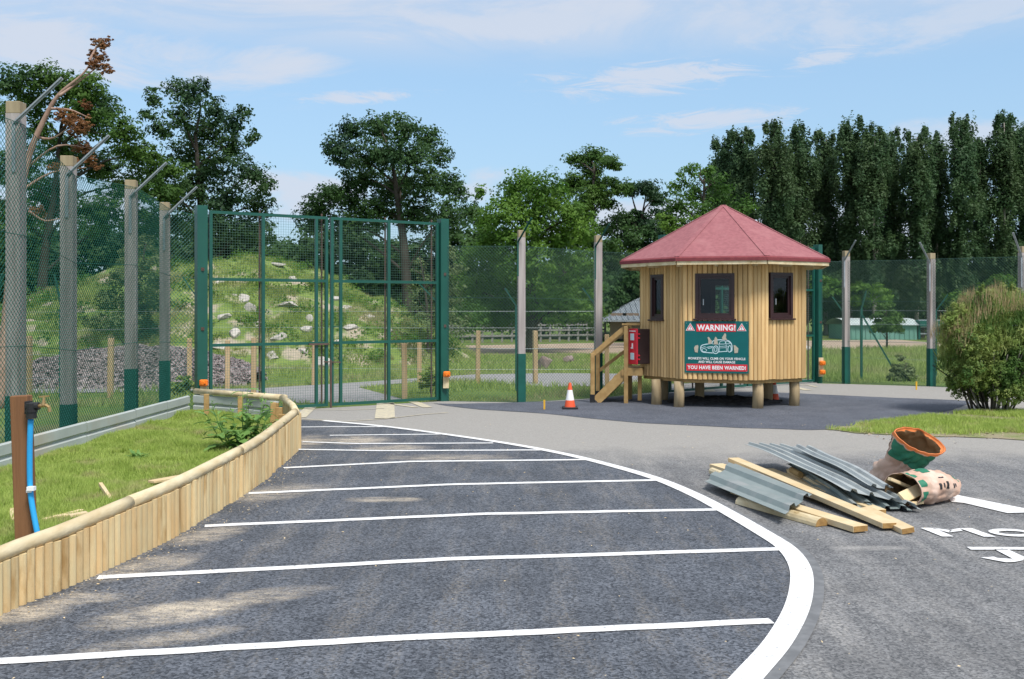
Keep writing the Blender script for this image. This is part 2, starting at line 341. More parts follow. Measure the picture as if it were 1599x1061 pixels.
M_green = pm('green_gloss_steel', (.008, .080, .060), (.011, .095, .070), 3, 5, .38, .05, 20, spec=.5)
M_gwire = pm('green_coated_wire', (.020, .135, .110), (.015, .11, .09), 3, 3, .5)
M_gwire2 = pm('dull_green_wire', (.055, .13, .105), (.04, .10, .085), 3, 3, .6)
M_rust = pm('rusty_steel', (.13, .085, .07), (.09, .06, .05), 14, 6, .8, .2, 40, stretch=(1, 1, .4))
M_galv = pm('galvanised_steel', (.30, .33, .35), (.40, .43, .45), 10, 5, .5, metal=.5, bump=.1)
M_barrier = pm('grey_barrier_plastic', (.46, .50, .48), (.40, .44, .42), 2, 6, .6, .05, 20, coord='World', c3=(.44, .40, .33), s3=1.2, r3=(.55, .75))
M_gbase = pm('green_painted_timber', (.012, .105, .082), (.009, .085, .066), 4, 5, .55, .2, 20)
M_orange = pm('orange_plastic', (.88, .22, .02), (.80, .18, .02), 5, 3, .4)
M_black = pm('black_plastic', (.02, .02, .022), (.03, .03, .03), 5, 3, .45)
M_dkbrown = pm('dark_brown_frame', (.035, .014, .016), (.045, .018, .02), 5, 3, .35, spec=.5)
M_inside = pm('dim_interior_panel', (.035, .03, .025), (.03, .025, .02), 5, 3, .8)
M_roof = pm('red_mineral_felt', (.35, .135, .145), (.28, .105, .115), 14, 10, .95, .6, 160, coord='World', c3=(.38, .165, .17), s3=3.0, r3=(.5, .85), bdist=.004)
M_roofd = pm('red_felt_edge', (.20, .045, .055), (.25, .06, .065), 12, 4, .9, .3, 60)
M_red = pm('red_plastic', (.72, .025, .05), (.66, .02, .045), 5, 3, .35, spec=.5)
M_chassis = pm('dark_box_side', (.045, .025, .025), (.05, .03, .03), 5, 3, .5)
M_teal = pm('sign_teal', (.005, .125, .125), (.005, .115, .115), 5, 3, .4)
M_signred = pm('sign_red', (.68, .035, .05), (.64, .03, .045), 5, 3, .4)
M_signwhite = pm('sign_white', (.86, .86, .86), (.82, .82, .82), 5, 3, .4)
M_signbeige = pm('sign_beige', (.52, .46, .36), (.42, .37, .29), 40, 3, .5)
M_signline = pm('sign_pale_line', (.62, .78, .82), (.58, .74, .78), 5, 3, .5)
M_stone = pm('pale_limestone', (.42, .39, .35), (.54, .50, .45), 3, 8, .9, .8, 8, c3=(.26, .23, .22), s3=4, r3=(.55, .7), rand=.12)
M_stoneb = pm('brown_sandstone', (.22, .16, .14), (.30, .24, .21), 3, 8, .9, .8, 8, c3=(.14, .10, .09), s3=4, r3=(.55, .7))
M_chips = pm('purple_grey_wood_chips', (.25, .21, .21), (.42, .36, .35), 14, 6, .95, 1., 40, coord='World')
M_gravel = pm('grey_gravel', (.23, .225, .22), (.33, .32, .31), 20, 6, .95, .5, 60, coord='World')
M_earth = pm('bare_sandy_earth', (.44, .34, .25), (.36, .28, .21), 1.2, 8, .95, .5, 20, coord='World')
M_sheet = pm('grey_green_steel_sheet', (.20, .245, .24), (.255, .30, .29), 2.5, 6, .45, .05, 20, coord='World', spec=.5, c3=(.31, .33, .32), s3=3, r3=(.55, .7))
M_sheet2 = pm('light_grey_steel_sheet', (.34, .37, .37), (.42, .45, .44), 2.5, 6, .42, .05, 20, coord='World', spec=.5, c3=(.25, .27, .27), s3=3, r3=(.55, .7))
M_sackk = pm('pink_kraft_paper', (.62, .44, .34), (.54, .35, .26), 6, 6, .8, .35, 14, coord='World', c3=(.74, .56, .46), s3=5, r3=(.5, .7))
M_sackin = pm('brown_paper_inside', (.36, .24, .125), (.28, .18, .09), 5, 6, .85, .4, 14, coord='World')
M_sackg = pm('sack_green_print', (.035, .21, .125), (.025, .17, .10), 5, 6, .6, .3, 14, coord='World')
M_sacko = pm('sack_orange_print', (.80, .27, .09), (.72, .20, .05), 5, 6, .6, .2, 14, coord='World')
M_blue = pm('blue_water_pipe', (.03, .36, .72), (.03, .32, .66), 5, 3, .4)
M_brass = pm('brass', (.50, .34, .16), (.40, .27, .12), 12, 3, .4, metal=.7)
M_glass = bpy.data.materials.new('window_glass'); M_glass.use_nodes = True
def _gl():
    nt = M_glass.node_tree; N = nt.nodes; N.clear(); o = N.new('ShaderNodeOutputMaterial'); t = N.new('ShaderNodeBsdfTransparent'); t.inputs[0].default_value = (.80, .86, .84, 1)
    g = N.new('ShaderNodeBsdfGlossy'); g.inputs['Roughness'].default_value = .03; g.inputs[0].default_value = (.9, .95, 1, 1); m = N.new('ShaderNodeMixShader')
    fr = N.new('ShaderNodeFresnel'); fr.inputs[0].default_value = 1.5; nt.links.new(fr.outputs[0], m.inputs[0]); nt.links.new(t.outputs[0], m.inputs[1]); nt.links.new(g.outputs[0], m.inputs[2]); nt.links.new(m.outputs[0], o.inputs[0])
_gl()

# ---------------------------------------------------------------- ground sheets
flat('ground', [(-700, -60), (700, -60), (700, 1200), (-700, 1200)], M_grassg, -.03)
GA = Vector(((327 - 799.5) * 18.5 / F, 18.5, 0)); GB = Vector(((684 - 799.5) * 21.2 / F, 21.2, 0))
road_pts = [(-3.2, -6), (30, -6), (30, 20.0), (13.6, 22.6), G(1598, 611), G(1455, 604), G(1321, 600), G(1276, 599), G(1276, 592), G(1035, 600), G(1030, 612), G(934, 622), G(814, 629), (GB.x + .1, GB.y), (GA.x, GA.y), (-5.9, 18.2), (-5.7, 17.6), (-3.9, 16.3), (-3.2, 14.0)]
flat('road', road_pts, M_road, 0.)
curve_px = [(505, 658), (600, 667), (700, 680), (800, 695), (880, 710), (950, 727), (1022, 748), (1080, 772), (1128, 797), (1190, 833), (1228, 858), (1248, 885), (1252, 915), (1243, 955), (1215, 1005), (1172, 1055), (1132, 1100), (1080, 1170)]
curve = catmull([G(*p).to_2d() for p in curve_px], 5)
bay = [(p.x, p.y) for p in curve] + [(1.2, 3.), (1.0, 1.5), (-3.45, 1.5), (-3.45, 5.5)] + [(-3.38, 6.48), (-3.1, 7.9), (-2.95, 10.), (-2.9, 11.2), (-3.0, 13.0), (-3.08, 14.)] + [G(462, 656).to_2d()]
flat('parking_bay_surface', bay, M_bay, .004)
fresh = [G(660, 629), G(697, 631), G(814, 629), G(934, 623), G(1030, 615), G(1100, 613), G(1200, 613), G(1290, 617), G(1400, 622), G(1510, 627), G(1500, 636), G(1470, 645), G(1400, 658), G(1290, 671), G(1200, 670), G(1000, 661), G(850, 646), G(750, 640)]
fr2 = catmull([p.to_2d() for p in fresh] + [fresh[0].to_2d()], 4)[:-1]
fr2 = [(p.x + random.uniform(-.02, .02), p.y + random.uniform(-.05, .05)) for p in fr2]
flat('kiosk_apron_asphalt', fr2, M_fresh, .006)
# road markings
wd = [.12 + .045 * min(1, max(0, (16 - p.y) / 8)) for p in curve]
eb = [(c_.x + .045 * min(1, max(0, (15 - c_.y) / 6)), c_.y - .02) for c_ in curve]; mk('edge_band', ribbon(eb, [.05 + .16 * min(1, max(0, (15 - p.y) / 7)) for p in curve], .008), pm('smooth_bitumen_band', (.15, .155, .16), (.21, .215, .22), 9, 6, .8, coord='World'))['kind'] = 'structure'
mk('edge_line', ribbon(curve, wd, .012), M_white)['kind'] = 'structure'
def wob(pts, k=14, a=.006):
    out = []; 
    for i in range(len(pts) - 1):
        for j in range(k): p = Vector(pts[i]).lerp(Vector(pts[i + 1]), j / k); out.append((p.x, p.y + random.uniform(-a, a)))
    out.append(pts[-1]); return out
for i, (pts, w) in enumerate([(((-70, 1039), (560, 1002), (1205, 972)), .105), (((152, 904), (700, 875), (1222, 859)), .105), (((320, 823), (760, 804), (1128, 797)), .105), (((388, 772), (700, 758), (1030, 751)), .105), (((443, 732), (640, 722), (925, 719)), .10),
        (((461, 703), (600, 705), (845, 704)), .09), (((472, 691), (560, 694), (770, 693)), .085), (((515, 681), (600, 680), (694, 679)), .08), (((462, 668), (520, 667.5), (604, 667.5)), .08)]):
    o = mk('hatch_line', ribbon(wob([tuple(G(*p).to_2d()) for p in pts]), w, .010), M_white); o['kind'] = 'structure'
for pts, w in [(((486, 636), (468, 653)), .22), (((602, 630), (601, 654)), .36), (((480, 640), (540, 641), (600, 639)), .05), (((608, 631), (650, 637)), .12), (((645, 628), (668, 637)), .2), (((470, 655), (540, 659), (600, 655), (660, 648), (700, 645)), .05), (((1100, 606), (1108, 612)), .3), (((1232, 601), (1262, 602), (1275, 605)), .1), (((1240, 605), (1262, 610)), .2)]:
    o = mk('cream_line', ribbon([G(*p).to_2d() for p in pts], w, .009), M_yellow); o['kind'] = 'structure'
def zc(pts, ox=1440, oy=740, s=6.63): return [G(ox + a / s, oy + b / s) for a, b in pts]
def marking(name, polys):
    mb = MB()
    for p in polys: mb.poly([(q.x, q.y, .009) for q in zc(p)])
    o = mk(name, mb, M_white); o['kind'] = 'structure'; return o
marking('arrow_edge_line', [[(250, 228), (300, 212), (420, 240), (1200, 395), (1200, 408), (880, 416), (430, 310), (300, 300)]])
marking('painted_letter_m', [[(-20, 570), (120, 570), (325, 660), (205, 660)], [(95, 572), (130, 572), (310, 598), (275, 618)], [(275, 618), (290, 592), (385, 574), (420, 600)], [(385, 574), (515, 574), (765, 663), (640, 663)]])
def ring(cx, cy, a, b, sh, w1, w2, n=40):
    out = []
    for i in range(n):
        t0, t1 = 2 * math.pi * i / n, 2 * math.pi * (i + 1) / n
        def e(t, k, kk): y = math.sin(t) * b * kk; return (cx + math.cos(t) * a * k + sh * y, cy + y)
        out.append([e(t0, 1, 1), e(t1, 1, 1), e(t1, w1, w2), e(t0, w1, w2)])
    return out
marking('painted_letter_o', ring(930, 620, 225, 41, 2.4, .60, .45))
marking('painted_letter_j', [[(460, 768), (1180, 772), (1180, 797), (505, 797)], [(745, 790), (880, 790), (1075, 880), (945, 895)], [(945, 895), (1075, 880), (1040, 908), (960, 924), (870, 928)], [(870, 928), (960, 893), (780, 885), (740, 905)], [(740, 905), (780, 885), (745, 870), (605, 878)]])
marking('painted_letter_n', [[(1250, 585), (1370, 585), (1570, 662), (1450, 662)], [(1330, 585), (1420, 585), (1800, 662), (1710, 662)], [(1500, 585), (1620, 585), (1820, 662), (1700, 662)]])

# grass verge at the right, with soil edge
verge = catmull([G(*p).to_2d() for p in [(1288, 671), (1345, 664), (1400, 658), (1470, 649), (1540, 645), (1700, 643), (1900, 640), (1900, 690), (1700, 692), (1560, 686), (1430, 681), (1340, 677), (1288, 671)]], 4)[:-1]
M_vsoil = pm('verge_soil', (.33, .27, .19), (.20, .24, .08), 2.5, 8, .95, .8, 30, coord='World', bdist=.03)
flat('verge', [(p.x + random.uniform(-.05, .05), p.y + random.uniform(-.07, .07)) for p in verge], M_vsoil, .01)
X, Y = scatter([(p.x, p.y) for p in verge], 150000)
cy = np.array([p.y for p in verge]); k = (fnoise(X, Y, 2.2, 1.) + RNG.normal(0, .25, len(X)) > -.25) & (Y > 15.75 + .5 * fnoise(X, Y, 3., 2.) + RNG.normal(0, .15, len(X)))
X, Y = X[k], Y[k]; o = npmesh('verge_grass', blades(np.stack([X, Y, np.full(len(X), .02)], 1), .075, .016, .8), 3, M_blade); tag(o, 'bright green grass growing on the verge below the bush', 'grass', kind='stuff')

# raised bed turf (left)
bed = [(-5.75, 2.), (-5.75, 17.6), (-5.5, 17.5), (-3.86, 16.25), (-3.14, 13.95), (-3.0, 13.), (-2.95, 11.2), (-3.0, 10.), (-3.1, 8.6), (-3.2, 7.9), (-3.42, 6.5), (-3.55, 4.), (-3.55, 2.)]
flat('raised_bed_soil', bed, M_soil, .14)
X, Y = scatter(bed, 420000); w = np.clip(1.5 - (Y - 6) / 14, .35, 1.); k = (Y > 5.5) & (RNG.uniform(size=len(X)) < w) & (fnoise(X, Y, 3.1, .4) > -.82); X, Y = X[k], Y[k]
hh = .062 * (1.25 + .6 * fnoise(X, Y, 2.4, 3.) + 1.1 * np.clip(fnoise(X, Y, 6.3, 1.) + fnoise(X, Y, 11., 5.) * .5 - .35, 0, 1)); o = npmesh('bed_grass', blades(np.stack([X, Y, np.full(len(X), .135)], 1), hh, .0085 + .0006 * Y.reshape(-1, 1), .9), 3, M_blade)
tag(o, 'thick bright green grass filling the raised bed behind the log edging', 'grass', kind='stuff')

# ---------------------------------------------------------------- enclosure ground
flat('gravel_path', [(-22, 21.5), G(280, 610), G(470, 628), G(640, 625), G(560, 604), G(690, 592), G(760, 596), G(850, 603), G(940, 602), G(1000, 595), G(1000, 583), G(860, 582), G(740, 584), G(560, 596), G(400, 606), (-22, 24.5)], M_gravel, -.018)
flat('bare_earth_field', [(-4.5, 43), (-3.6, 52), (6, 57), (24, 62), (24, 50), (11, 46), (5, 43.5), (0, 42)], M_earth, -.022)
def mound_h(x, y):
    px, py = -10.9, 39.
    dx = x - px; dx = dx / (8.6 if dx > 0 else 12.); dy = (y - py) / 5.8; r = math.sqrt(dx * dx + dy * dy)
    if r >= 1.15: return -.2
    t = max(0, 1 - r / 1.1); h = 4.3 * (1 - (r / 1.13) ** 1.45) if r < 1.13 else 0
    h = min(h, 3.75 + .12 * noise.noise(Vector((x * .5, y * .5, 0)))); h = max(h, 0) + .16 * math.sin(h * 6 + x * .8) * min(1, t * 3) * .5
    return h - .1 + .32 * noise.noise(Vector((x * .55, y * .55, 1))) * min(1, t * 3) + .16 * noise.noise(Vector((x * 1.9, y * 1.9, 3))) * min(1, t * 5)
mb = MB(); nx, ny = 150, 100
for j in range(ny + 1):
    for i in range(nx + 1):
        x = -23.5 + i * 22.5 / nx; y = 32 + j * 13. / ny; mb.v.append(Vector((x, y, mound_h(x, y))))
for j in range(ny):
    for i in range(nx): a = j * (nx + 1) + i; mb.f.append((a, a + 1, a + nx + 2, a + nx + 1))
M_mound = pm('mound_turf', (.13, .20, .045), (.20, .27, .07), 1.6, 8, .95, .7, 10, coord='World', c3=(.42, .36, .27), s3=1.3, r3=(.50, .62), bdist=.1, stretch=(1, 1, 2.2))
o = mk('mound', mb, M_mound, smooth=True); tag(o, kind='structure')
X = RNG.uniform(-23, -1.3, 190000); Y = RNG.uniform(33, 44, 190000)
k = fnoise(X, Y * 1.6, 1.5, .7) + .6 * fnoise(X, Y, 4.1, 2.) > -.22; X, Y = X[k], Y[k]
Zm = np.array([mound_h(a, b) for a, b in zip(X, Y)]); k = Zm > -.05; X, Y, Zm = X[k], Y[k], Zm[k]
o = npmesh('mound_grass', blades(np.stack([X, Y, Zm - .02], 1), .13 + .16 * np.clip(fnoise(X, Y, 2.6, 4.), 0, 1), .035, .9), 3, M_bladef); tag(o, 'long tufted grass covering the rocky mound behind the gate', 'grass', kind='stuff')
wx = RNG.uniform(-22, -2, 230); wy = RNG.uniform(33.5, 40, 230); wz = np.array([mound_h(a, b) for a, b in zip(wx, wy)]); kk = wz > .1; wc = np.stack([wx, wy, wz + .08], 1)[kk]
WC = (wc[:, None, :] + RNG.normal(size=(len(wc), 70, 3)) * np.array([.24, .24, .11])).reshape(-1, 3)
o = npmesh('mound_weeds', cards(WC, RNG.uniform(.05, .12, len(WC))), 4, M_bright); tag(o, 'darker low weeds growing in clumps over the mound', 'weeds', kind='stuff')
# meadow grass tufts over the enclosure and field
mead = [(-26, 20), (-6.4, 20), (-3.5, 20.8), (0, 21.6), (4, 24), (9, 27), (14, 24), (20, 21), (45, 48), (-40, 48)]
X, Y = scatter(mead, 260000)
pth = np.zeros(len(X), bool)
for poly in ([(-22, 21.5), G(280, 610), G(470, 628), G(640, 625), G(560, 604), G(690, 592), G(760, 596), G(850, 603), G(940, 602), G(1000, 595), G(1000, 583), G(860, 582), G(740, 584), G(560, 596), G(400, 606), (-22, 24.5)], [(-4.5, 43), (-3.6, 52), (6, 57), (24, 62), (24, 50), (11, 46), (5, 43.5), (0, 42)]):
    pth |= inside([(p[0], p[1]) for p in poly], X, Y)
gx, gy = (GB.y - GA.y), -(GB.x - GA.x)
k = ~pth & (~inside([(p[0], p[1]) for p in road_pts], X, Y)) & (fnoise(X, Y, 1.1, .3) + RNG.normal(0, .2, len(X)) > -.45) & (RNG.uniform(size=len(X)) < np.clip(34 / Y, .3, 1.))
X, Y = X[k], Y[k]; h = .15 + .10 * fnoise(X, Y, .5, 2.) + (X > 8) * .10
o = npmesh('meadow_grass', blades(np.stack([X, Y, np.full(len(X), -.03)], 1), h, .016 + .0006 * Y.reshape(-1, 1), .8), 3, M_bladef); tag(o, 'rough meadow grass beyond the chain-link fences', 'grass', kind='stuff')

# wood chip heap
mb = MB(); n = 40
for j in range(n + 1):
    for i in range(n * 2 + 1):
        x = -14.5 + i * 7.6 / (n * 2); y = 24.4 + j * 4.6 / n
        e = 1 - ((x + 10.4) / 3.9) ** 2 - ((y - 26.8) / 2.2) ** 2
        hgt = (.95 * max(0, e) ** .6 * (1 - .35 * max(0, -(x + 10.4) / 3.9)) + .10 * noise.noise(Vector((x * 2.5, y * 2.5, 0)))) if e > 0 else -.12
        mb.v.append(Vector((x, y, hgt - .05)))
for j in range(n):
    for i in range(2 * n): a = j * (2 * n + 1) + i; mb.f.append((a, a + 1, a + 2 * n + 2, a + 2 * n + 1))
o = mk('wood_chip_heap', mb, M_chips); tag(o, 'low purple-grey heap of wood chips in front of the mound', 'heap', kind='stuff')
cx = []; 
while len(cx) < 14000:
    x = random.uniform(-14, -6.8); y = random.uniform(24.6, 28); e = 1 - ((x + 10.4) / 3.9) ** 2 - ((y - 26.8) / 2.2) ** 2
    if e > 0: cx.append((x, y, .95 * e ** .6 * (1 - .35 * max(0, -(x + 10.4) / 3.9)) - .03 + .1 * noise.noise(Vector((x * 2.5, y * 2.5, 0)))))
o = npmesh('loose_wood_chips', cards(np.array(cx), RNG.uniform(.05, .13, len(cx))), 4, M_chips); tag(o, 'loose wood chips strewn over the heap', 'wood chips', kind='stuff')

# ---------------------------------------------------------------- rocks
def rock(c, s, seed, mat, label, group=None, name='rock'):
    import bmesh
    bm = bmesh.new(); bmesh.ops.create_icosphere(bm, subdivisions=3, radius=1)
    rr = random.Random(seed); planes = [(Vector((rr.gauss(0, 1), rr.gauss(0, 1), rr.gauss(0, .8))).normalized(), rr.uniform(.45, .8)) for _ in range(12)]
    for v in bm.verts:
        for nrm, d in planes:
            t = v.co.dot(nrm)
            if t > d: v.co -= nrm * (t - d) * .92
        v.co += v.co.normalized() * .07 * noise.noise(v.co * 2.5 + Vector((seed, 0, 0)))
        v.co = Vector((v.co.x * s[0], v.co.y * s[1], v.co.z * s[2]))
    mb = MB(); mb.v = [v.co + Vector(c) for v in bm.verts]; mb.f = [tuple(v.index for v in f.verts) for f in bm.faces]; bm.free()
    o = mk(name, mb, mat); tag(o, label, 'rock', group); return o
def mrock(px, py, w, h, seed, label, mat=None):
    # stands on the mound surface along that direction
    best = None
    for k in range(320):
        Y = 33 + k * .03; p = at(px, py, Y)
        if p.z <= mound_h(p.x, p.y): best = p; break
    if best is None: best = G(px, py)
    m = best.y / F; w *= 1.15; h *= 1.25; rock((best.x, best.y + .18, best.z + h * m * .12), (w * m / 2, w * m / 2, h * m * .6), seed, mat or M_stone, label, 'rocks on the mound')
for a in [(390, 488, 22, 18, 1, 'pale block-shaped rock high on the left side of the mound'), (366, 528, 22, 17, 2, 'cream rounded rock low on the mound, left of the gate upright'),
          (481, 505, 18, 17, 3, 'small white rock on the mound just left of the gate centre'), (432, 532, 28, 16, 4, 'grey flat rock near the foot of the mound in the left gate leaf'),
          (350, 497, 34, 12, 5, 'long pale slab on the left shoulder of the mound'), (446, 477, 44, 8, 6, 'sandy ledge slab in the middle of the mound'),
          (545, 513, 36, 8, 7, 'thin pale slab right of the gate centre on the mound'), (430, 415, 30, 8, 8, 'pale fallen log-shaped slab on top of the mound'),
          (345, 443, 26, 9, 9, 'pale slab just below the summit of the mound'), (478, 517, 26, 9, 10, 'low grey slab directly under the small white rock'),
          (400, 510, 26, 10, 11, 'grey slab in the centre of the left gate leaf'), (340, 545, 32, 10, 12, 'broad slab above the wood chips at the mound foot'),
          (470, 553, 22, 11, 16, 'grey angular stone above the end of the chip heap'), (525, 538, 24, 9, 17, 'low pale stone right of the gate handle'),
          (365, 465, 20, 8, 18, 'narrow buff ledge on the upper left of the mound'), (520, 470, 26, 9, 41, 'pale weathered slab high right of the gate centre on the mound'), (605, 520, 24, 12, 42, 'grey block low on the right slope of the mound'), (455, 440, 20, 10, 43, 'small pale block near the summit, left of the gate centre'), (378, 470, 24, 13, 44, 'buff block on the upper left slope above the white one'), (540, 485, 18, 10, 45, 'small white stone halfway up the right side of the mound'), (425, 560, 26, 13, 46, 'rough grey block at the mound foot beside the gate upright'), (575, 497, 22, 7, 19, 'thin buff ledge on the right slope of the mound')]:
    mrock(*a)
def grock(px, py, w, h, seed, label, mat=None, group='boulders on the enclosure grass'):
    p = G(px, py + h * .5); m = p.y / F; rock((p.x, p.y + w * m / 2, h * m * .42), (w * m / 2, w * m * .42, h * m * .58), seed, mat or M_stone, label, group)
grock(579, 553, 34, 28, 21, 'pointed grey boulder at the mound foot, right of the gate centre')
grock(614, 555, 30, 20, 22, 'rounded pinkish boulder in the right gate leaf')
grock(497, 566, 44, 20, 23, 'wide low boulder behind the gate meeting stile'); grock(640, 548, 20, 16, 24, 'small pink boulder behind the right gate leaf uprights')
grock(559, 565, 18, 10, 25, 'small stone lying left of the pointed boulder')
grock(852, 565, 28, 28, 26, 'brown upright boulder beside a short post behind the fence', M_stoneb); grock(889, 560, 20, 12, 27, 'small dark grey boulder right of the brown boulder', M_stoneb)
grock(72, 560, 34, 22, 28, 'pale round boulder seen through the left fence near the first short post'); grock(130, 561, 24, 20, 29, 'grey-pink boulder right of the second fence post')
grock(86, 535, 46, 9, 30, 'long flat grey stone behind the left fence'); grock(240, 562, 24, 16, 31, 'pink boulder at the end of the chip heap'); grock(195, 555, 24, 14, 32, 'pale pointed stone behind the chip heap')
grock(1262, 545, 26, 9, 33, 'pale stone heap right of the kiosk'); grock(1246, 547, 20, 8, 34, 'small pale stone beside the kiosk wall')

# ---------------------------------------------------------------- fences
def clipseg(p, d, planes):
    t0, t1 = -1e9, 1e9
    for (nx_, ny_, c) in planes:          # keep nx*x+ny*y<=c
        den = nx_ * d[0] + ny_ * d[1]; num = c - nx_ * p[0] - ny_ * p[1]
        if abs(den) < 1e-9:
            if num < 0: return None
        elif den > 0: t1 = min(t1, num / den)
        else: t0 = max(t0, num / den)
    return (t0, t1) if t1 - t0 > .01 else None
def link_panel(mb, a, b, zb, zt0, zt1, cell=.072, r=.0024):
    """chain-link: two families of diagonal wires between a and b"""
    a, b = Vector(a).to_2d(), Vector(b).to_2d(); L = (b - a).length; u = (b - a) / L; nrm = Vector((-u.y, u.x))
    sl_ = (zt1 - zt0) / L; planes = [(-1, 0, 0), (1, 0, L), (0, -1, -zb), (-sl_, 1, zt0)]
    asp = 1.0
    H = max(zt0, zt1); kmax = int((L + H * asp) / cell) + 2
    for fam in (1, -1):
        for k in range(-kmax, kmax * 2):
            q = clipseg((k * cell, 0), (fam * asp, 1), planes)
            if not q: continue
            off = fam * r * .6
            P = []
            for t in q: s = k * cell + fam * asp * t; P.append(Vector((*(a + u * s + nrm * off), t)))
            mb.tube(P, r, 3, False)
    for z in ():
        pass
    for zf in (0., .34, .67, 1.):
        z0 = zb + (zt0 - zb) * zf; z1 = zb + (zt1 - zb) * zf
        mb.tube([Vector((*a, z0)), Vector((*b, z1))], .004, 4, False)
def weld_panel(mb, a, b, z0, z1, cell=.05, r=.0021):
    a, b = Vector(a).to_2d(), Vector(b).to_2d(); L = (b - a).length; u = (b - a) / L
    for i in range(int(L / cell) + 1): p = a + u * (i * cell); mb.tube([(*p, z0), (*p, z1)], r, 3, False)
    for i in range(int((z1 - z0) / cell) + 1): z = z0 + i * cell; mb.tube([(*a, z), (*b, z)], r, 3, False)

def wood_post(root, x, y, w, z1, zg, rz=0., top=.15, zbase=-.05):
    mb = MB().box((x, y, (z1 - top + zg) / 2), (w, w, z1 - top - zg), Matrix.Rotation(rz, 3, 'Z')); mk('post', mb, M_post, root)
    mb = MB().box((x, y, z1 - top / 2), (w, w, top), Matrix.Rotation(rz, 3, 'Z'), bev=.006); mk('post_top', mb, M_ptop, root)
    mb = MB().box((x, y, (zg + zbase) / 2), (w + .012, w + .012, zg - zbase), Matrix.Rotation(rz, 3, 'Z')); mk('post_base', mb, M_gbase, root)
def arm(root, p, d, mat, fl=.6, w=.055):
    p = Vector(p); mb = MB().bar(p, p + Vector(d), w, .012); mb.bar(p + Vector((0, 0, 0)), p + Vector(d), .012, w * .8); mb.bar(p - Vector((0, 0, fl)), p + Vector((0, 0, .02)), w * .8, .012, (0, 1, 0))
    mk('overhang_arm', mb, mat, root)
# left fence
lp = [(25, 12.4, 4.55, .9), (107, 14.2, 4.15, .62), (205, 16.5, 4.10, .98), (257.5, 18.3, 3.92, 1.02)]
lf = empty('chain_link_fence', (-6.3, 15, 0), 'tall green chain-link fence on weathered timber posts behind the raised bed', 'fence')
prev = None; pts = []
for i, (px, Yp, zt, zg_) in enumerate(lp):
    x = (px - 799.5) * Yp / F; wood_post(lf, x, Yp, .175, zt, zg_, rz=.08 * i); pts.append((x, Yp, zt - .28 if i < 2 else zt - .12))
    arm(lf, (x + .02, Yp - .10, zt - .28), (.60, .0, .56), M_galv)
# a post outside the picture that carries the fence on towards the viewer
wood_post(lf, -6.35, 9.6, .175, 4.6, .9); arm(lf, (-6.33, 9.5, 4.32), (.6, 0, .56), M_galv)
wood_post(lf, -6.4, 6.9, .175, 4.6, .9); arm(lf, (-6.38, 6.8, 4.32), (.6, 0, .56), M_galv)
run = [(-6.4, 6.9, 4.35), (-6.35, 9.6, 4.35)] + pts + [((308 - 799.5) * 19.0 / F, 18.7, 3.72)]
mb = MB()
for i in range(len(run) - 1):
    a, b = run[i], run[i + 1]; link_panel(mb, (a[0] + .10, a[1]), (b[0] + .10, b[1]), .1, a[2], b[2], r=.0037)
o = mk('wire_mesh', mb, M_gwire, lf); o['kind'] = 'stuff'
# right fences
def fence_run(name, label, P, panels):
    r = empty(name, (P[0][0], P[0][1], 0), label, 'fence')
    for (px, Yp, zt, zg_, ad, am) in P_ALL[name]:
        x = (px - 799.5) * Yp / F; wood_post(r, x, Yp, .15, zt, zg_, rz=.2)
        if ad: arm(r, (x - .07, Yp - .09, zt - .25), ad, am, fl=.72, w=.045)
    mb = MB()
    for a, b, z0, z1 in panels: link_panel(mb, a, b, .0, z0, z1, r=.0027)
    o = mk('wire_mesh', mb, M_gwire2, r); o['kind'] = 'stuff'; return r
def XY(px, Y): return ((px - 799.5) * Y / F, Y)
P_ALL = {'middle_fence': [(814, 21.0, 3.62, 1.02, (.28, -.35, .47), M_green), (934, 22.0, 3.58, 1.0, (.28, -.35, .47), M_green)],
         'right_fence': [(1321, 26.4, 3.49, .95, (.16, -.4, .50), M_galv), (1454, 25.3, 3.37, .95, (-.38, -.3, .5), M_galv), (1597, 23.8, 3.45, .95, (-.36, -.3, .55), M_galv), (1760, 22.2, 3.4, .95, (-.36, -.3, .55), M_galv)]}
fm = [XY(698, 21.2), XY(814, 20.95), XY(934, 21.95), XY(1033, 23.)]
m1 = fence_run('middle_fence', 'tall chain-link fence on timber posts between the gate and the kiosk steps', [fm[0]], [(fm[0], fm[1], 3.3, 3.28), (fm[1], fm[2], 3.28, 3.22), (fm[2], fm[3], 3.22, 3.22)])
fr = [XY(1279, 26.4), XY(1321, 26.35), XY(1454, 25.25), XY(1597, 23.7), XY(1760, 22.1)]
m2 = fence_run('right_fence', 'tall chain-link fence on timber posts running behind the bush', [fr[0]], [(fr[i], fr[i + 1], 3.22, 3.2) for i in range(4)])
for o in (m1, m2): o.name = 'chain_link_fence'
# inner fence: green angle-iron posts with cranked tops
stp = empty('inner_fence', (0, 30, 0), 'low green inner fence of cranked steel posts and thin strands inside the enclosure', 'fence')
def gpost(px, Yp, zt, dx, dz, strut=None, w=.05):
    x = (px - 799.5) * Yp / F; mb = MB().bar((x, Yp, -.05), (x, Yp, zt), w); mb.bar((x, Yp, zt - .02), (x + dx, Yp - .1, zt + dz), w, .03)
    if strut: mb.bar((x, Yp - .03, strut[0]), (x + strut[1], Yp - .3, 0), .045, .045)
    mk('steel_post', mb, M_green, stp)
gl = [(-4, 21, 2.2, .16, .5, None, .06), (96, 21, 2.0, -.11, .70, None, .07), (306, 25, 2.3, -.3, .45, None), (806, 24, 2.05, -.27, .4, None), (931, 24, 2.05, -.33, .4, None), (1317, 30, 1.85, -.36, .45, None), (1345, 28, 1.95, .1, .5, (1.8, .95), .06), (1461, 28, 1.9, .3, .45, None), (682, 24, 2.15, -.42, .42, None)]
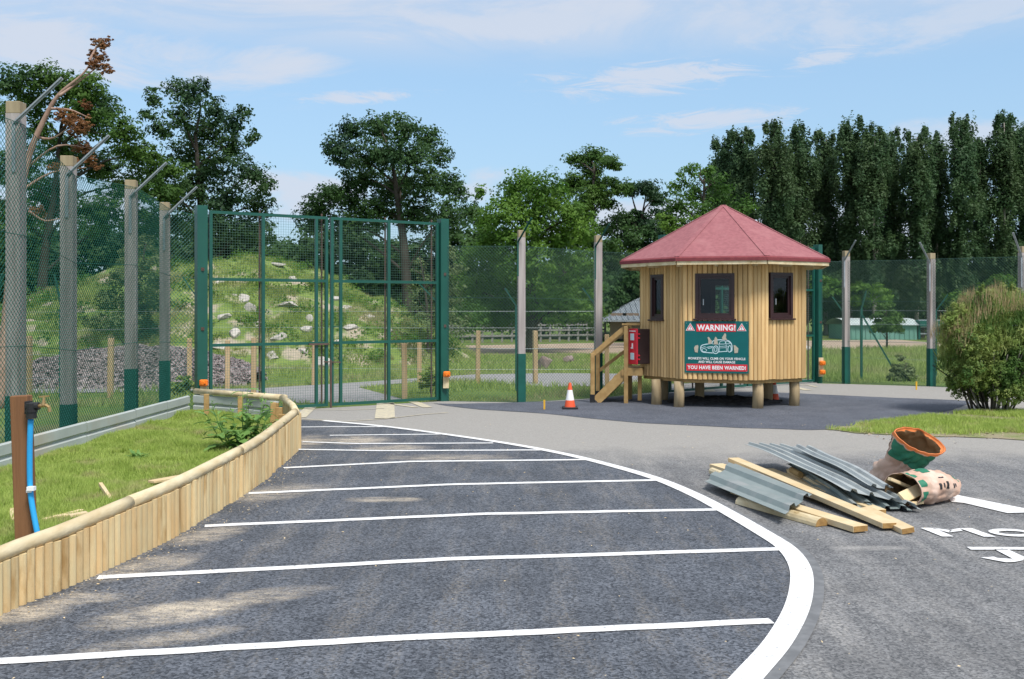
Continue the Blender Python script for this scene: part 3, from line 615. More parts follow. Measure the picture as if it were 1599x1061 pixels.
for g_ in gl: gpost(*g_)
mb = MB()
for z in (.5, 1., 1.5, 1.9):
    seq = [XY(-4, 21), XY(96, 21), XY(306, 25), XY(682, 24), XY(806, 24), XY(931, 24)]
    for i in range(len(seq) - 1): mb.tube([(*seq[i], z), (*seq[i + 1], z)], .003, 3, False)
    seq = [XY(1317, 30), XY(1461, 28), XY(1700, 27)]
    for i in range(len(seq) - 1): mb.tube([(*seq[i], z), (*seq[i + 1], z)], .003, 3, False)
mk('strand_wires', mb, M_galv, stp)['kind'] = 'stuff'

# ---------------------------------------------------------------- gates
def gate(label, A, B, ztop, zbars, cols, meet, postA, postB, detail=True):
    """A,B ground points; cols are fractions; meet=(t0,t1) the gap between the leaves"""
    A = Vector(A).to_3d(); B = Vector(B).to_3d(); A.z = B.z = 0; u = (B - A).normalized(); nrm = Vector((u.y, -u.x, 0)); L = (B - A).length
    r = empty('mesh_gate', tuple(A), label, 'gate'); P = lambda t, z, o=0.: A + u * (t * L) + nrm * o + Vector((0, 0, z))
    for (t0, t1, uprights) in ((0, meet[0], cols[0]), (meet[1], 1, cols[1])):
        for z in zbars: mk('rail', MB().bar(P(t0, z), P(t1, z), .05, .055), M_green, r)
        for t in [t0 + .025 / L, t1 - .025 / L] + list(uprights): mk('upright', MB().bar(P(t, zbars[0] + .028, -.003), P(t, zbars[-1] - .028, -.003), .058, .056, u), M_green, r)
        mb = MB(); weld_panel(mb, P(t0, 0, -.04), P(t1, 0, -.04), zbars[0], zbars[-1], .05, .0022); mk('weld_mesh', mb, M_gwire2, r)['kind'] = 'stuff'
    for t in (meet[0] - .01, *cols[0][:1], *cols[1][-1:], .985):
        mk('backing_bar', MB().bar(P(t - .008, zbars[0] - .02, -.09), P(t - .008, ztop + .06, -.09), .024, .03, u), M_rust, r)
    for p, w in (postA, postB):
        mb = MB().bar((p[0], p[1], -.1), (p[0], p[1], ztop + .08), w, w, u); po = mk('gate_post', mb, M_green, r)
        for z in (.5, 1.6, 2.7): mk('hinge_bolt', MB().box((p[0] - nrm.x * -w * .52, p[1] + nrm.y * w * .52, z), (.05, .04, .06)), M_rust, r)
    if detail:
        t = meet[1] - .004
        mk('drop_bolt', MB().tube([P(t, -.02, .05), P(t, .95, .05)], .022, 8), M_rust, r)
        mk('slide_bar', MB().bar(P(meet[0] - .085, 1.27, .05), P(meet[0], 1.27, .05), .035, .035), M_rust, r)
        mk('slide_bar', MB().bar(P(meet[0] - .02, .92, .05), P(meet[1] + .04, .90, .05), .02, .02), M_rust, r)
        mk('handle', MB().tube([P(meet[1] + .008, 1.62, .05), P(meet[1] + .03, 1.62, .09), P(meet[1] + .03, 1.3, .09), P(meet[1] + .008, 1.3, .05)], .012, 6), M_green, r)
    return r
def tgate(A, B, px):  # fraction along AB that lies in the vertical plane through pixel column px
    k = (px - 799.5) / F; return (k * A.y - A.x) / ((B.x - A.x) - k * (B.y - A.y))
T = lambda px: tgate(GA, GB, px)
lpst = (Vector(XY(314, 18.45)), .19); rpst = (Vector(XY(691.5, 21.25)), .19)
gate('wide green double gate with square mesh in front of the grassy mound', GA, GB, 3.80, (.06, 1.29, 2.52, 3.77), ([T(411), T(494)], [T(532), T(607)]), (T(511.5), T(516.5)), lpst, rpst)
# far gate behind the kiosk
FA = Vector(XY(1045, 23.0)).to_3d(); FB = Vector(XY(1271, 26.4)).to_3d()
gate('second green mesh gate standing behind the kiosk', FA, FB, 3.58, (.06, 1.25, 2.45, 3.55), ([.17, .33], [.67, .84]), (.495, .505), (Vector(XY(1036, 22.9)), .17), (Vector(XY(1277, 26.45)), .17), False)
# orange beacon lamps on timber blocks fixed to the posts
def beacon(c, label, n=1, w=.085):
    r = empty('warning_light', c, label, 'warning light', 'orange sensor lights on the gate posts'); c = Vector(c)
    mk('backing_block', MB().box(c + Vector((0, 0, -.08 if n == 1 else -.06)), (.12, .03, .34 if n == 1 else .5)), M_cap, r)
    for k in range(n):
        z = .05 - k * .24
        mk('housing', MB().box(c + Vector((.02, -.06, z)), (.15, .09, .12), bev=.02), M_orange, r); mk('lens', MB().tube([c + Vector((.02, -.105, z)), c + Vector((.02, -.14, z))], [.045, .03], 10), M_orange, r)
        mk('slot', MB().box(c + Vector((.03, -.108, z - .02)), (.07, .008, .02)), M_black, r)
p = at(318, 602, 18.3); beacon((p.x, p.y, p.z), 'orange sensor light on the left gate post above the grey barrier')
p = at(696.5, 588, 21.1); beacon((p.x, p.y, p.z), 'orange sensor light on timber block at the foot of the right gate post')
p = at(1282, 570, 26.3); beacon((p.x, p.y, p.z), 'pair of orange sensor lights on the far gate post right of the kiosk', 2)

# ---------------------------------------------------------------- retaining edge of half-round logs
edge = empty('log_edging', (-3.1, 10, 0), 'pale half-round log edging with rounded cap rail round the raised bed', 'retaining wall')
base = catmull([Vector(p) for p in [(-3.62, 3.0), (-3.5, 4.8), (-3.35, 6.48), (-3.2, 7.1), (-3.06, 7.93), (-2.96, 8.7), (-2.9, 10.03), (-2.87, 11.19), (-2.95, 12.7), (-3.02, 13.9)]], 12)
def topz(y): return np.interp(y, [3, 6.5, 7.9, 9.4, 12, 14], [.33, .345, .40, .42, .46, .50])
def half_log(w, d, h, n=6):
    mb = MB(); prof = [(-w / 2, d * .45)] + [(-w / 2 * math.cos(math.pi * i / n), -d * (math.sin(math.pi * i / n)) ** .8) for i in range(n + 1)] + [(w / 2, d * .45)]
    mb.loft([[(x, y, 0) for x, y in prof], [(x, y, h) for x, y in prof]], True, True); return mb
LOGS = [meshdata('half_round_log', half_log(.076, .052, 1.), M_pale, False) for _ in range(1)] + [meshdata('half_round_log', half_log(.078, .030, 1.), M_pale)]
acc = 0.; last = base[0]; cnt = 0; P0 = WL[edge][0]
seglen = [0]; 
for i in range(1, len(base)): seglen.append(seglen[-1] + (base[i] - base[i - 1]).length)
def along(s):
    i = max(1, min(len(base) - 1, int(np.searchsorted(seglen, s)))); t = (s - seglen[i - 1]) / max(1e-6, seglen[i] - seglen[i - 1])
    p = base[i - 1].lerp(base[i], t); d = (base[i] - base[i - 1]).normalized(); return p, d
s = .04
while s < seglen[-1]:
    p, d = along(s); rz = math.atan2(d.y, d.x); h = float(topz(p.y)) + random.uniform(-.01, .004)
    # outward side is to the right of travel (+x)
    o = inst('half_round_log', LOGS[1 if 8.6 < p.y < 13 and random.random() < .6 else 0], (p.x - P0.x, p.y - P0.y, 0), (0, 0, rz), edge, (1, 1, h)); s += .0815
# board return facing towards the gate and the corner to the back
capline = [along(x)[0] for x in np.linspace(0, seglen[-1], 60)]
mb = MB(); pr = []
def caprail(P3, r=.052): return MB().tube(P3, r, 12)
segs = [(0, 14), (14, 27), (27, 41), (41, 59)]
for a, b in segs: mk('cap_rail', caprail([Vector((capline[i].x - .012, capline[i].y + (.004 if i == a else 0), float(topz(capline[i].y)) + .036 + .002 * (a % 2))) for i in range(a, b + 1)]), M_cap, edge, True)
c1 = Vector((-3.03, 13.95, .55)); c2 = Vector(((443 - 799.5) * 16.4 / F, 16.3, .52)); c3 = Vector(((306 - 799.5) * 17.6 / F, 17.55, .52))
mk('cap_rail', caprail([c1 + Vector((0, .02, -.02)), c1.lerp(c2, .35) + Vector((.03, 0, 0)), c2], .05), M_cap, edge, True)
mk('cap_rail', caprail([c2 + Vector((.06, -.02, 0)), c3], .05), M_cap, edge, True)
for i in range(26):
    t = (i + .5) / 26; p = Vector((-3.02, 14.0, 0)).lerp(Vector((c2.x + .02, c2.y, 0)), t); rz = math.atan2(c2.y - 14., c2.x + 3.0)
    inst('half_round_log', LOGS[0], (p.x - P0.x + .01, p.y - P0.y, 0), (0, 0, rz), edge, (1.1, 1, .50 + random.uniform(-.01, .01)))
# supporting posts
for px, py, h in [(323, 655, .52), (376, 660, .52), (427, 672, .5)]:
    p = G(px, py, .12); mk('support_post', MB().box((p.x, p.y - .02, .31), (.085, .07, .47), Matrix.Rotation(.2, 3, 'Z'), bev=.006), M_step, edge)
for i, (px, Yp, h) in enumerate([(432, 15.6, .50), (438, 15.2, .47), (442, 14.9, .40), (440, 14.6, .33)]):
    x = (px - 799.5) * Yp / F; mk('support_post', MB().box((x - .02, Yp, h / 2), (.1, .06, h), bev=.006), M_step, edge)
# grey crash-barrier sheets
bar_ = empty('grey_barrier', (-5.75, 14, 0), 'grey corrugated barrier strip along the foot of the left fence', 'barrier')
PROF = [(.0, .10), (.0, .12), (.035, .15), (.035, .255), (.0, .28), (.0, .295), (.035, .32), (.035, .435), (.0, .45)]
def barrier(root, a, b, zs=1., dz=0., flip=1):
    a, b = Vector((*a, 0)), Vector((*b, 0)); u = (b - a).normalized(); n = Vector((u.y, -u.x, 0)) * flip
    rings = []
    for P in (a, b): rings.append([P + n * x + Vector((0, 0, z * zs + dz)) for x, z in PROF] + [P - n * .006 + n * x + Vector((0, 0, z * zs + dz)) for x, z in reversed(PROF)])
    return MB().loft(rings, True, True)
bp = [(-5.84, 5.), (-5.84, 7.4), (-5.82, 9.9), (-5.80, 11.9), (-5.77, 13.45), (-5.73, 15.1), (-5.70, 16.4), (-5.69, 17.5)]
for i in range(len(bp) - 1): mk('barrier_sheet', barrier(bar_, (bp[i][0], bp[i][1] + .012), (bp[i + 1][0], bp[i + 1][1] - .012), dz=.004 * (i % 2)), M_barrier, bar_)
b2 = empty('grey_barrier', (-4.6, 17, 0), 'short grey corrugated barrier closing the gate end of the raised bed', 'barrier')
q = [(c3.x, c3.y - .03), ((350 - 799.5) * 17.2 / F, 17.17), ((402 - 799.5) * 16.75 / F, 16.72), (c2.x - .03, c2.y - .03)]
for i in range(3): mk('barrier_sheet', barrier(b2, q[i], q[i + 1], 1.0, .01), M_barrier, b2)

# ---------------------------------------------------------------- kiosk
KC = Vector((4.50, 21.2, 0)); KR = -math.atan2(KC.x, KC.y); D0 = R(-4)
ki = empty('kiosk', KC, 'octagonal timber kiosk on stilts with red felt roof', 'kiosk', rz=KR)
AP = 1.65; FW = 2 * AP * math.tan(R(22.5)); ZB, ZT = .575, 2.86; NB = 14; BW = FW / NB
def brd(L):
    mb = MB(); w = BW - .005; n = 6; d = .036
    prof = [(-w / 2, .012)] + [(-w / 2 * math.cos(math.pi * i / n), -d * math.sin(math.pi * i / n) ** .8) for i in range(n + 1)] + [(w / 2, .012)]
    return mb.loft([[(x, y, 0) for x, y in prof], [(x, y, L) for x, y in prof]], True, True)
BC = {}
def board(phi, s, z0, z1):
    L = round(z1 - z0, 3)
    if L not in BC: BC[L] = meshdata('wall_board', brd(L), M_board)
    n = Vector((math.sin(phi), -math.cos(phi), 0)); t = Vector((math.cos(phi), math.sin(phi), 0)); p = n * AP + t * s
    return inst('wall_board', BC[L], (p.x, p.y, z0), (0, 0, phi), ki)
def fr_(phi, s, o, z): return Vector((math.sin(phi), -math.cos(phi), 0)) * (AP + o) + Vector((math.cos(phi), math.sin(phi), 0)) * s + Vector((0, 0, z))
WIN = {0: (-.05, .76, 1.775, 2.665), 1: (.03, .60, 1.78, 2.685), 7: (-.10, .42, 1.75, 2.67), 4: (0., .80, 1.5, 2.6), 3: (0, .6, 1.78, 2.66), 5: (0, .6, 1.78, 2.66), 6: (.0, .82, .80, 2.72), 2: None}
for k in range(8):
    phi = D0 + k * math.pi / 4; W = WIN[k]; RM = Matrix.Rotation(phi, 3, 'Z')
    for i in range(NB):
        s = -FW / 2 + (i + .5) * BW; jz = random.uniform(-.006, .006)
        if W and abs(s - W[0]) < W[1] / 2 - .01:
            board(phi, s, ZB + jz, W[2]); board(phi, s, W[3], ZT)
        else: board(phi, s, ZB + jz, ZT)
    # inner lining with the window opening left out
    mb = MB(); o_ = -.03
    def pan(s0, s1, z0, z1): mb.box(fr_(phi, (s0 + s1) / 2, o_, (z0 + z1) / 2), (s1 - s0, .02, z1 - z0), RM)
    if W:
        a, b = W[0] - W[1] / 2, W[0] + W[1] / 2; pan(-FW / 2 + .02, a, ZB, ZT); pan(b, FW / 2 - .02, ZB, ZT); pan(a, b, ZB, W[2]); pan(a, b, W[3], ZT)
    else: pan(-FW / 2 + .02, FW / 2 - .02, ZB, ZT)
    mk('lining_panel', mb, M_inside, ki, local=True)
    if W:
        s0, w, z0, z1 = W; fw = .062
        wm = MB(); zc_ = (z0 + z1) / 2
        for o2, f2, dd in ((.022, fw, .07), (.006, fw + .045, .04)):
            ins = 0 if f2 == fw else fw * .9
            g_ = f2 - ins
            wm.box(fr_(phi, s0 - w / 2 + ins + g_ / 2, o2 - .01, zc_), (g_, dd, z1 - z0 - 2 * ins), RM); wm.box(fr_(phi, s0 + w / 2 - ins - g_ / 2, o2 - .01, zc_), (g_, dd, z1 - z0 - 2 * ins), RM)
            wm.box(fr_(phi, s0, o2 - .0115, z1 - ins - g_ / 2), (w - 2 * ins - 2 * g_, dd, g_), RM); wm.box(fr_(phi, s0, o2 - .0115, z0 + ins + g_ / 2), (w - 2 * ins - 2 * g_, dd, g_), RM)
        if k == 6:
            wn = mk('door', wm, M_dkbrown, ki, local=True); mk('door_handle', MB().tube([fr_(phi, .3, .06, 1.75), fr_(phi, .18, .06, 1.75)], .012, 6), M_galv, wn, local=False) if False else None
        else: wn = mk('window', wm, M_dkbrown, ki, local=True)
        # sill and pane hang under the frame: coordinates relative to the frame origin
        def sub(nm, mb_, mt_):
            O = wn.location; mb2 = MB(); mb2.f = mb_.f; mb2.v = [v - O for v in mb_.v]; return mk(nm, mb2, mt_, wn, local=True)
        a2, b2, c2_, d2_ = [fr_(phi, s0 + u_ * (w - .2) / 2, -.01, zc_ + v_ * (z1 - z0 - .2) / 2) for u_, v_ in ((-1, -1), (1, -1), (1, 1), (-1, 1))]; sub('pane', MB().quad(a2, b2, c2_, d2_), M_glass)
        if k != 6: sub('sill', MB().box(fr_(phi, s0, .045, z0 - .018), (w + .07, .10, .03), RM, bev=.005), M_dkbrown)
        if k in (0, 1): sub('handle', MB().box(fr_(phi, s0 - w / 2 + .16, .018, zc_ - .12), (.02, .02, .12), RM), M_galv)
# a few nailheads / things inside: desk and stool seen through the panes
mk('desk', MB().box((0.1, -.9, 1.45), (1.6, .5, .04)), M_step, ki, local=True)
octr = lambda r, z, d=D0: [Vector((r * math.sin(d + R(22.5) + k * R(45)), -r * math.cos(d + R(22.5) + k * R(45)), z)) for k in range(8)]
RW = AP / math.cos(R(22.5))
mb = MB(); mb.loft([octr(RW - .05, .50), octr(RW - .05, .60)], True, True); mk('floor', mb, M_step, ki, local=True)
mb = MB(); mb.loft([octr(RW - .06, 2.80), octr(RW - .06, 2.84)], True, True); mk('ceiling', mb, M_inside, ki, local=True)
# roof
RE = 2.26; DR = R(-1)
roofr = [octr(RE + .015, 2.895, DR), octr(RE + .02, 2.96, DR), octr(RE - .02, 2.985, DR), octr(RE * .62, 3.43, DR), octr(RE * .31, 3.81, DR), octr(.03, 4.17, DR)]
mb = MB(); mb.loft(roofr[2:], False, True); ro = mk('roof', mb, M_roof, ki, local=True)
mb = MB(); mb.loft([octr(RE - .03, 2.89, DR), octr(RE + .018, 2.895, DR), octr(RE + .022, 2.955, DR), octr(RE - .03, 2.990, DR)]); mk('roof_edge', mb, M_roofd, ki, local=True)
O = ro.location
for k in range(8):
    mb = MB()
    for j in range(3):
        a = roofr[2 + j][k]; b = roofr[3 + j][k]; up = Vector((a.x, a.y, 0)).normalized() * .35 + Vector((0, 0, 1))
        mb.bar(a - O + Vector((0, 0, .002)), b - O + Vector((0, 0, .002)), .10, .004, up)
    mk('hip_strip', mb, M_roof, ro, local=True)
for k in range(8):
    a, b = octr(RE - .02, 2.86, DR)[k], octr(RE - .02, 2.86, DR)[(k + 1) % 8]; u = (b - a).normalized()
    mk('fascia_board', MB().bar(a + u * .01, b - u * .01, .03, .07), M_cap, ki, local=True)
mb = MB(); mb.loft([octr(RE - .05, 2.855, DR), octr(RE - .05, 2.87, DR)], True, True); mk('soffit', mb, M_board, ki, local=True)
for k in range(16):
    d = D0 + k * R(22.5); a = Vector((math.sin(d), -math.cos(d), 0))
    mk('rafter_end', MB().bar(a * 1.6 + Vector((0, 0, 2.825)), a * 1.98 + Vector((0, 0, 2.825)), .05, .05), M_cap, ki, local=True)
# stilts
Ki = Matrix.Rotation(-KR, 3, 'Z')
for px, py, r_ in [(1060, 636, .105), (1183, 638, .11), (1025, 632, .11), (1240, 634, .105), (1092, 628, .10), (1199, 629, .10), (1038, 625, .07), (1140, 622, .09)]:
    p = G(px, py); l = Ki @ (p - KC)
    mk('stilt', MB().tube([(l.x, l.y, -.05), (l.x + .01, l.y, .3), (l.x, l.y, .52)], [r_, r_ * .97, r_ * .95], 14), M_log, ki, True, local=True)
# dark loose planings under the kiosk
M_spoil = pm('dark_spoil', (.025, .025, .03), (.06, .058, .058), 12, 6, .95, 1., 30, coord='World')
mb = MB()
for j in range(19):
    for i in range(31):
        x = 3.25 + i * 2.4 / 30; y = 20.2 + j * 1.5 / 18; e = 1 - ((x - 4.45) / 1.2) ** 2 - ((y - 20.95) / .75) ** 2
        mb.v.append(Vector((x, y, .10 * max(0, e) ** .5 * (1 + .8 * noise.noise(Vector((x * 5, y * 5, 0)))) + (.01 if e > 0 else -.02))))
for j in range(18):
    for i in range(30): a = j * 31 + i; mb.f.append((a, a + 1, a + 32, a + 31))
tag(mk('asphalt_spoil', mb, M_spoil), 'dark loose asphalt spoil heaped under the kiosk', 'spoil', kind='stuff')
# steps
st_ = empty('timber_steps', KC, 'honey-coloured timber steps and handrail at the left of the kiosk', 'steps', rz=KR)
def L_(name, mb, mt=None): return mk(name, mb, mt or M_step, st_, local=True)
y0, y1 = -.92, -.02; xb, xt = -2.62, -2.02; zp = .74
L_('platform', MB().box(((-2.02 - 1.66) / 2, (y0 + y1) / 2, zp - .02), (.40, .98, .04))); L_('platform_beam', MB().box((-1.85, y0 - .03, zp - .10), (.44, .045, .12))); L_('platform_beam', MB().box((-1.85, y1 + .03, zp - .10), (.44, .045, .12)))
for y in (y0, y1):
    L_('stringer', MB().bar((xb - .05, y, .0), (xt + .05, y, zp - .14), .045, .20, (0, 1, 0)) if False else MB().bar((xb + .02, y, .04), (xt + .02, y, zp - .10), .045, .19, (0, 0, 1)))
    L_('newel', MB().box((xb - .06, y, .52), (.085, .085, 1.04), bev=.008)); L_('newel_shoe', MB().box((xb - .06, y, .09), (.10, .10, .17)), M_black)
    L_('newel', MB().box((xt + .04, y - .02 if y == y0 else y + .02, .80), (.085, .085, 1.62), bev=.008))
    L_('handrail', MB().bar((xb - .04, y, 1.02), (xt + .02, y, 1.58), .045, .095)); L_('handrail', MB().bar((xt - .04, y, 1.645), (-1.68, y, 1.645), .12, .04))
    L_('mid_rail', MB().bar((xb - .02, y, .62), (xt + .02, y, 1.12), .035, .07)) if y == y1 else None
for i in range(3):
    t = (i + .7) / 3.6; L_('tread', MB().box((xb + (xt - xb) * t + .05, (y0 + y1) / 2, .18 * (i + 1)), (.24, .86, .04)))
L_('support_leg', MB().box((-1.72, y0 + .3, .37), (.08, .08, .66)))
# fire cabinet on the left-front wall
rb_phi = D0 + 7 * math.pi / 4
cb = empty('equipment_cabinet', KC, 'red-fronted equipment cabinet on the left corner of the kiosk wall', 'cabinet', rz=KR)
RM = Matrix.Rotation(rb_phi, 3, 'Z')
def C_(name, s, o, z, d, mt, bev=0.): return mk(name, MB().box(fr_(rb_phi, s, o, z), d, RM, bev), mt, cb, local=True)
cz = 1.185
C_('body', -.47, .20, cz, (.30, .30, .72), M_chassis, .008); C_('front', -.47, .365, cz, (.31, .035, .74), M_red, .01)
for z in (cz + .2, cz - .2): C_('viewing_pane', -.47, .386, z, (.13, .01, .14), M_signline); C_('pane_surround', -.47, .383, z, (.17, .008, .18), M_signred)
C_('emblem', -.47, .386, cz + .02, (.035, .01, .10), M_signwhite); C_('emblem', -.485, .386, cz - .03, (.07, .01, .03), M_signwhite)
for z in (.26, .18, -.18, -.26): C_('hinge', -.30, .345, cz + z, (.05, .035, .03), M_red, .005)
C_('print_strip', -.47, .386, cz + .32, (.22, .008, .02), M_signwhite)
# ---------------------------------------------------------------- warning sign
sg = empty('warning_sign', KC, 'teal warning sign with red bands on the front wall of the kiosk', 'sign', rz=KR)
phi0 = D0; RM0 = Matrix.Rotation(phi0, 3, 'Z'); SW, SH = 1.235, 1.02; sx0 = -.015; sz0 = 1.215
def sp(x, z, o=.055): return fr_(phi0, sx0 + x, o, sz0 + z)       # sign coordinates, centre origin
mk('panel', MB().box(sp(0, 0, .046), (SW, .012, SH), RM0), M_teal, sg, local=True)
def srect(name, x, z, w, h, mt, o=.0545): return mk(name, MB().box(sp(x, z, o), (w, .004, h), RM0), mt, sg, local=True)
def zs(px, py): return ((px - 595.5) / 933 * SW, -(py - 508) / 778 * SH)    # zoomed photo of the sign to sign metres
a = zs(590, 217); srect('red_band', a[0], a[1], 580 / 933 * SW, 118 / 778 * SH, M_signred)
a = zs(598, 815); srect('red_band', a[0], a[1], 890 / 933 * SW, 104 / 778 * SH, M_signred)
def text(name, body, x, z, w, h, mt, par, fn, off=.012, ex=.0015):
    c = bpy.data.curves.new(name, 'FONT'); c.body = body; c.align_x = 'CENTER'; c.align_y = 'CENTER'; c.offset = off; c.extrude = .5; c.space_character = 1.08; c.resolution_u = 2
    o = bpy.data.objects.new(name, c); COL.objects.link(o); bpy.context.view_layer.update()
    me = bpy.data.meshes.new_from_object(o.evaluated_get(bpy.context.evaluated_depsgraph_get())); bpy.data.objects.remove(o)
    vs = [v.co.copy() for v in me.vertices]; x0 = min(v.x for v in vs); x1 = max(v.x for v in vs); y0_ = min(v.y for v in vs); y1_ = max(v.y for v in vs)
    mb = MB(); mb.f = [tuple(p.vertices) for p in me.polygons]
    mb.v = [fn(x + ((v.x - x0) / (x1 - x0) - .5) * w, z + ((v.y - y0_) / (y1_ - y0_) - .5) * h, v.z / .5 * ex) for v in vs]
    return mk(name, mb, mt, par, local=True)
sf = lambda x, z, e: sp(x, z, .0585 + e)
def tz(name, body, px0, px1, py0, py1, off): a = zs((px0 + px1) / 2, (py0 + py1) / 2); text(name, body, a[0], a[1], (px1 - px0) / 933 * SW, (py1 - py0) / 778 * SH, M_signwhite, sg, sf, off)
tz('lettering', 'WARNING!', 312, 872, 170, 262, .035)
tz('lettering', 'MONKEYS WILL CLIMB ON YOUR VEHICLE', 182, 1015, 662, 698, .028)
tz('lettering', 'AND WILL CAUSE DAMAGE', 330, 868, 712, 750, .028)
tz('lettering', 'YOU HAVE BEEN WARNED!', 170, 1022, 786, 845, .035)
def spoly(name, pts, mt, o):
    mb = MB(); P = [sp(*zs(*p), o) for p in pts]; Q = [sp(*zs(*p), o - .003) for p in pts]
    mb.loft([Q, P], False, True); return mk(name, mb, mt, sg, local=True)
for cx_ in (212, 962):
    spoly('triangle', [(cx_, 148), (cx_ + 68, 265), (cx_ - 68, 265)], M_signwhite, .056); spoly('triangle', [(cx_, 160), (cx_ + 57, 259), (cx_ - 57, 259)], M_signred, .058); spoly('triangle', [(cx_, 182), (cx_ + 38, 250), (cx_ - 38, 250)], M_signwhite, .060)
    spoly('exclamation_mark', [(cx_ - 5, 200), (cx_ + 5, 200), (cx_ + 3, 228), (cx_ - 3, 228)], M_teal, .062); spoly('exclamation_mark', [(cx_ - 4, 233), (cx_ + 4, 233), (cx_ + 4, 242), (cx_ - 4, 242)], M_teal, .062)
def sline(pts, w=7, closed=False):
    P = catmull([Vector(p) for p in pts], 4) if len(pts) > 2 else [Vector(p) for p in pts]; mb = MB()
    for i in range(len(P) - 1):
        d = (P[i + 1] - P[i]).normalized(); n = Vector((-d.y, d.x)) * w / 2
        mb.quad(*[sp(*zs(*q), .0535) for q in (P[i] - n, P[i + 1] - n, P[i + 1] + n, P[i] + n)])
    return mb
car = MB()
for pts, w in [([(365, 520), (380, 485), (450, 465), (520, 455), (555, 410), (640, 398), (740, 402), (790, 425), (818, 470), (822, 530), (815, 565), (775, 582)], 12), ([(365, 520), (372, 560), (400, 585), (470, 592), (540, 596)], 12), ([(620, 580), (700, 572), (755, 570)], 10),
               ([(585, 605), (550, 590), (545, 530), (575, 492), (610, 500), (622, 545), (615, 590), (585, 605)], 11), ([(780, 580), (762, 555), (768, 505), (792, 482), (808, 510), (806, 560), (780, 580)], 9), ([(585, 580), (568, 560), (572, 520), (598, 520), (600, 560), (585, 580)], 7),
               ([(385, 545), (410, 530), (450, 548), (440, 575), (400, 575), (385, 545)], 7), ([(450, 515), (490, 505), (540, 500), (520, 520), (470, 528)], 8), ([(375, 520), (420, 505), (440, 512)], 7),
               ([(640, 460), (650, 425), (700, 412), (720, 418), (722, 456), (640, 462)], 7), ([(735, 456), (735, 420), (770, 425), (795, 452), (735, 458)], 7), ([(555, 412), (530, 455), (600, 465), (640, 460)], 7), ([(640, 500), (740, 490), (762, 500)], 6), ([(636, 470), (640, 575)], 6), ([(735, 460), (742, 570)], 6), ([(640, 520), (735, 515)], 5)]:
    m_ = sline(pts, w); n = len(car.v); car.v += m_.v; car.f += [tuple(i + n for i in f) for f in m_.f]
mk('car_outline', car, M_signline, sg, local=True)
for pts in ([(465, 365), (480, 355), (500, 372), (512, 400), (530, 410), (522, 460), (475, 460), (480, 410)], [(570, 375), (585, 350), (605, 375), (612, 420), (620, 465), (560, 468), (560, 420)], [(675, 370), (712, 305), (725, 298), (738, 325), (735, 370), (755, 402), (690, 400)], [(268, 520), (285, 490), (325, 478), (332, 500), (322, 594), (280, 586)], [(845, 475), (870, 478), (915, 525), (905, 590), (858, 596)]):
    spoly('monkey_figure', pts, M_signbeige, .0585)
for cx_ in (-.58, .58):
    for cz_ in (-.47, .47): mk('screw', MB().tube([sp(cx_, cz_, .05), sp(cx_, cz_, .057)], .008, 6), M_galv, sg, local=True)

# ---------------------------------------------------------------- cones, pegs, stakes
def cone(p, s, label):
    r = empty('traffic_cone', p, label, 'traffic cone', 'traffic cones'); x, y, z = p
    mk('base', MB().box((x, y, z + .02 * s), (.30 * s, .30 * s, .04 * s), bev=.008), M_black, r)
    def rad(h): return (.115 - .09 * h / .5) * s
    for nm, h0, h1, mt in (('lower_band', .035, .17, M_coneo), ('white_sleeve', .17, .37, M_signwhite), ('upper_band', .37, .51, M_coneo)):
        mk(nm, MB().tube([(x, y, z + h0 * s), (x, y, z + h1 * s)], [rad(h0), rad(h1)], 20), mt, r, False)
M_coneo = pm('cone_orange_red', (.85, .13, .05), (.80, .11, .045), 5, 3, .5)
p = G(890, 639); cone((p.x, p.y, .006), 1.0, 'orange and white traffic cone on the dark asphalt left of the kiosk steps')
p = G(1209, 627); cone((p.x, p.y, .006), .95, 'orange traffic cone standing behind the kiosk stilts')
def peg(px, py, h, label):
    p = G(px, py); o = mk('marker_peg', MB().box((p.x, p.y, h / 2), (.035, .02, h)), M_peg); tag(o, label, 'marker peg', 'yellow marker pegs')
M_peg = pm('yellow_peg', (.72, .42, .04), (.65, .36, .03), 5, 3, .6)
peg(850, 640, .19, 'small yellow marker peg left of the traffic cone'); peg(1431, 609, .2, 'small orange-yellow peg in the grass by the fence post near the bush')
def stake(px, py, h, label, w=.115):
    p = G(px, py); o = mk('short_post', MB().box((p.x, p.y, h / 2 - .05), (w, w, h + .1), Matrix.Rotation(random.uniform(-.2, .3), 3, 'Z'), bev=.01), M_stake)
    o.rotation_euler = (random.uniform(-.015, .015), random.uniform(-.015, .015), 0); tag(o, label, 'post', 'short timber posts inside the enclosure')
M_stake = pm('new_timber_post', (.50, .37, .22), (.40, .28, .15), 6, 8, .8, .3, 30, stretch=(2, 2, .15), rand=.1)
for px, py, h, l in [(45, 618, 1.35, 'short timber post between the two nearest left fence posts'), (172, 620, 1.30, 'short timber post standing in front of the chips behind the left fence'), (296, 605, 1.22, 'short timber post just left of the left gate post'),
        (355, 605, 1.18, 'short timber post at the left of the left gate leaf, before the chips'), (396, 612, 1.28, 'short timber post directly beside the first gate upright'), (490, 600, 1.12, 'short timber post left of the gate meeting stile'),
        (632, 622, 1.20, 'nearest short timber post behind the right gate leaf'), (655, 596, 1.12, 'farther short timber post right behind the right gate leaf'), (746, 598, 1.38, 'short timber post between the gate and the first middle fence post'),
        (836, 598, 1.38, 'short timber post beside the brown boulder'), (948, 602, 1.3, 'short timber post behind the handrail of the steps')]: stake(px, py, h, l)

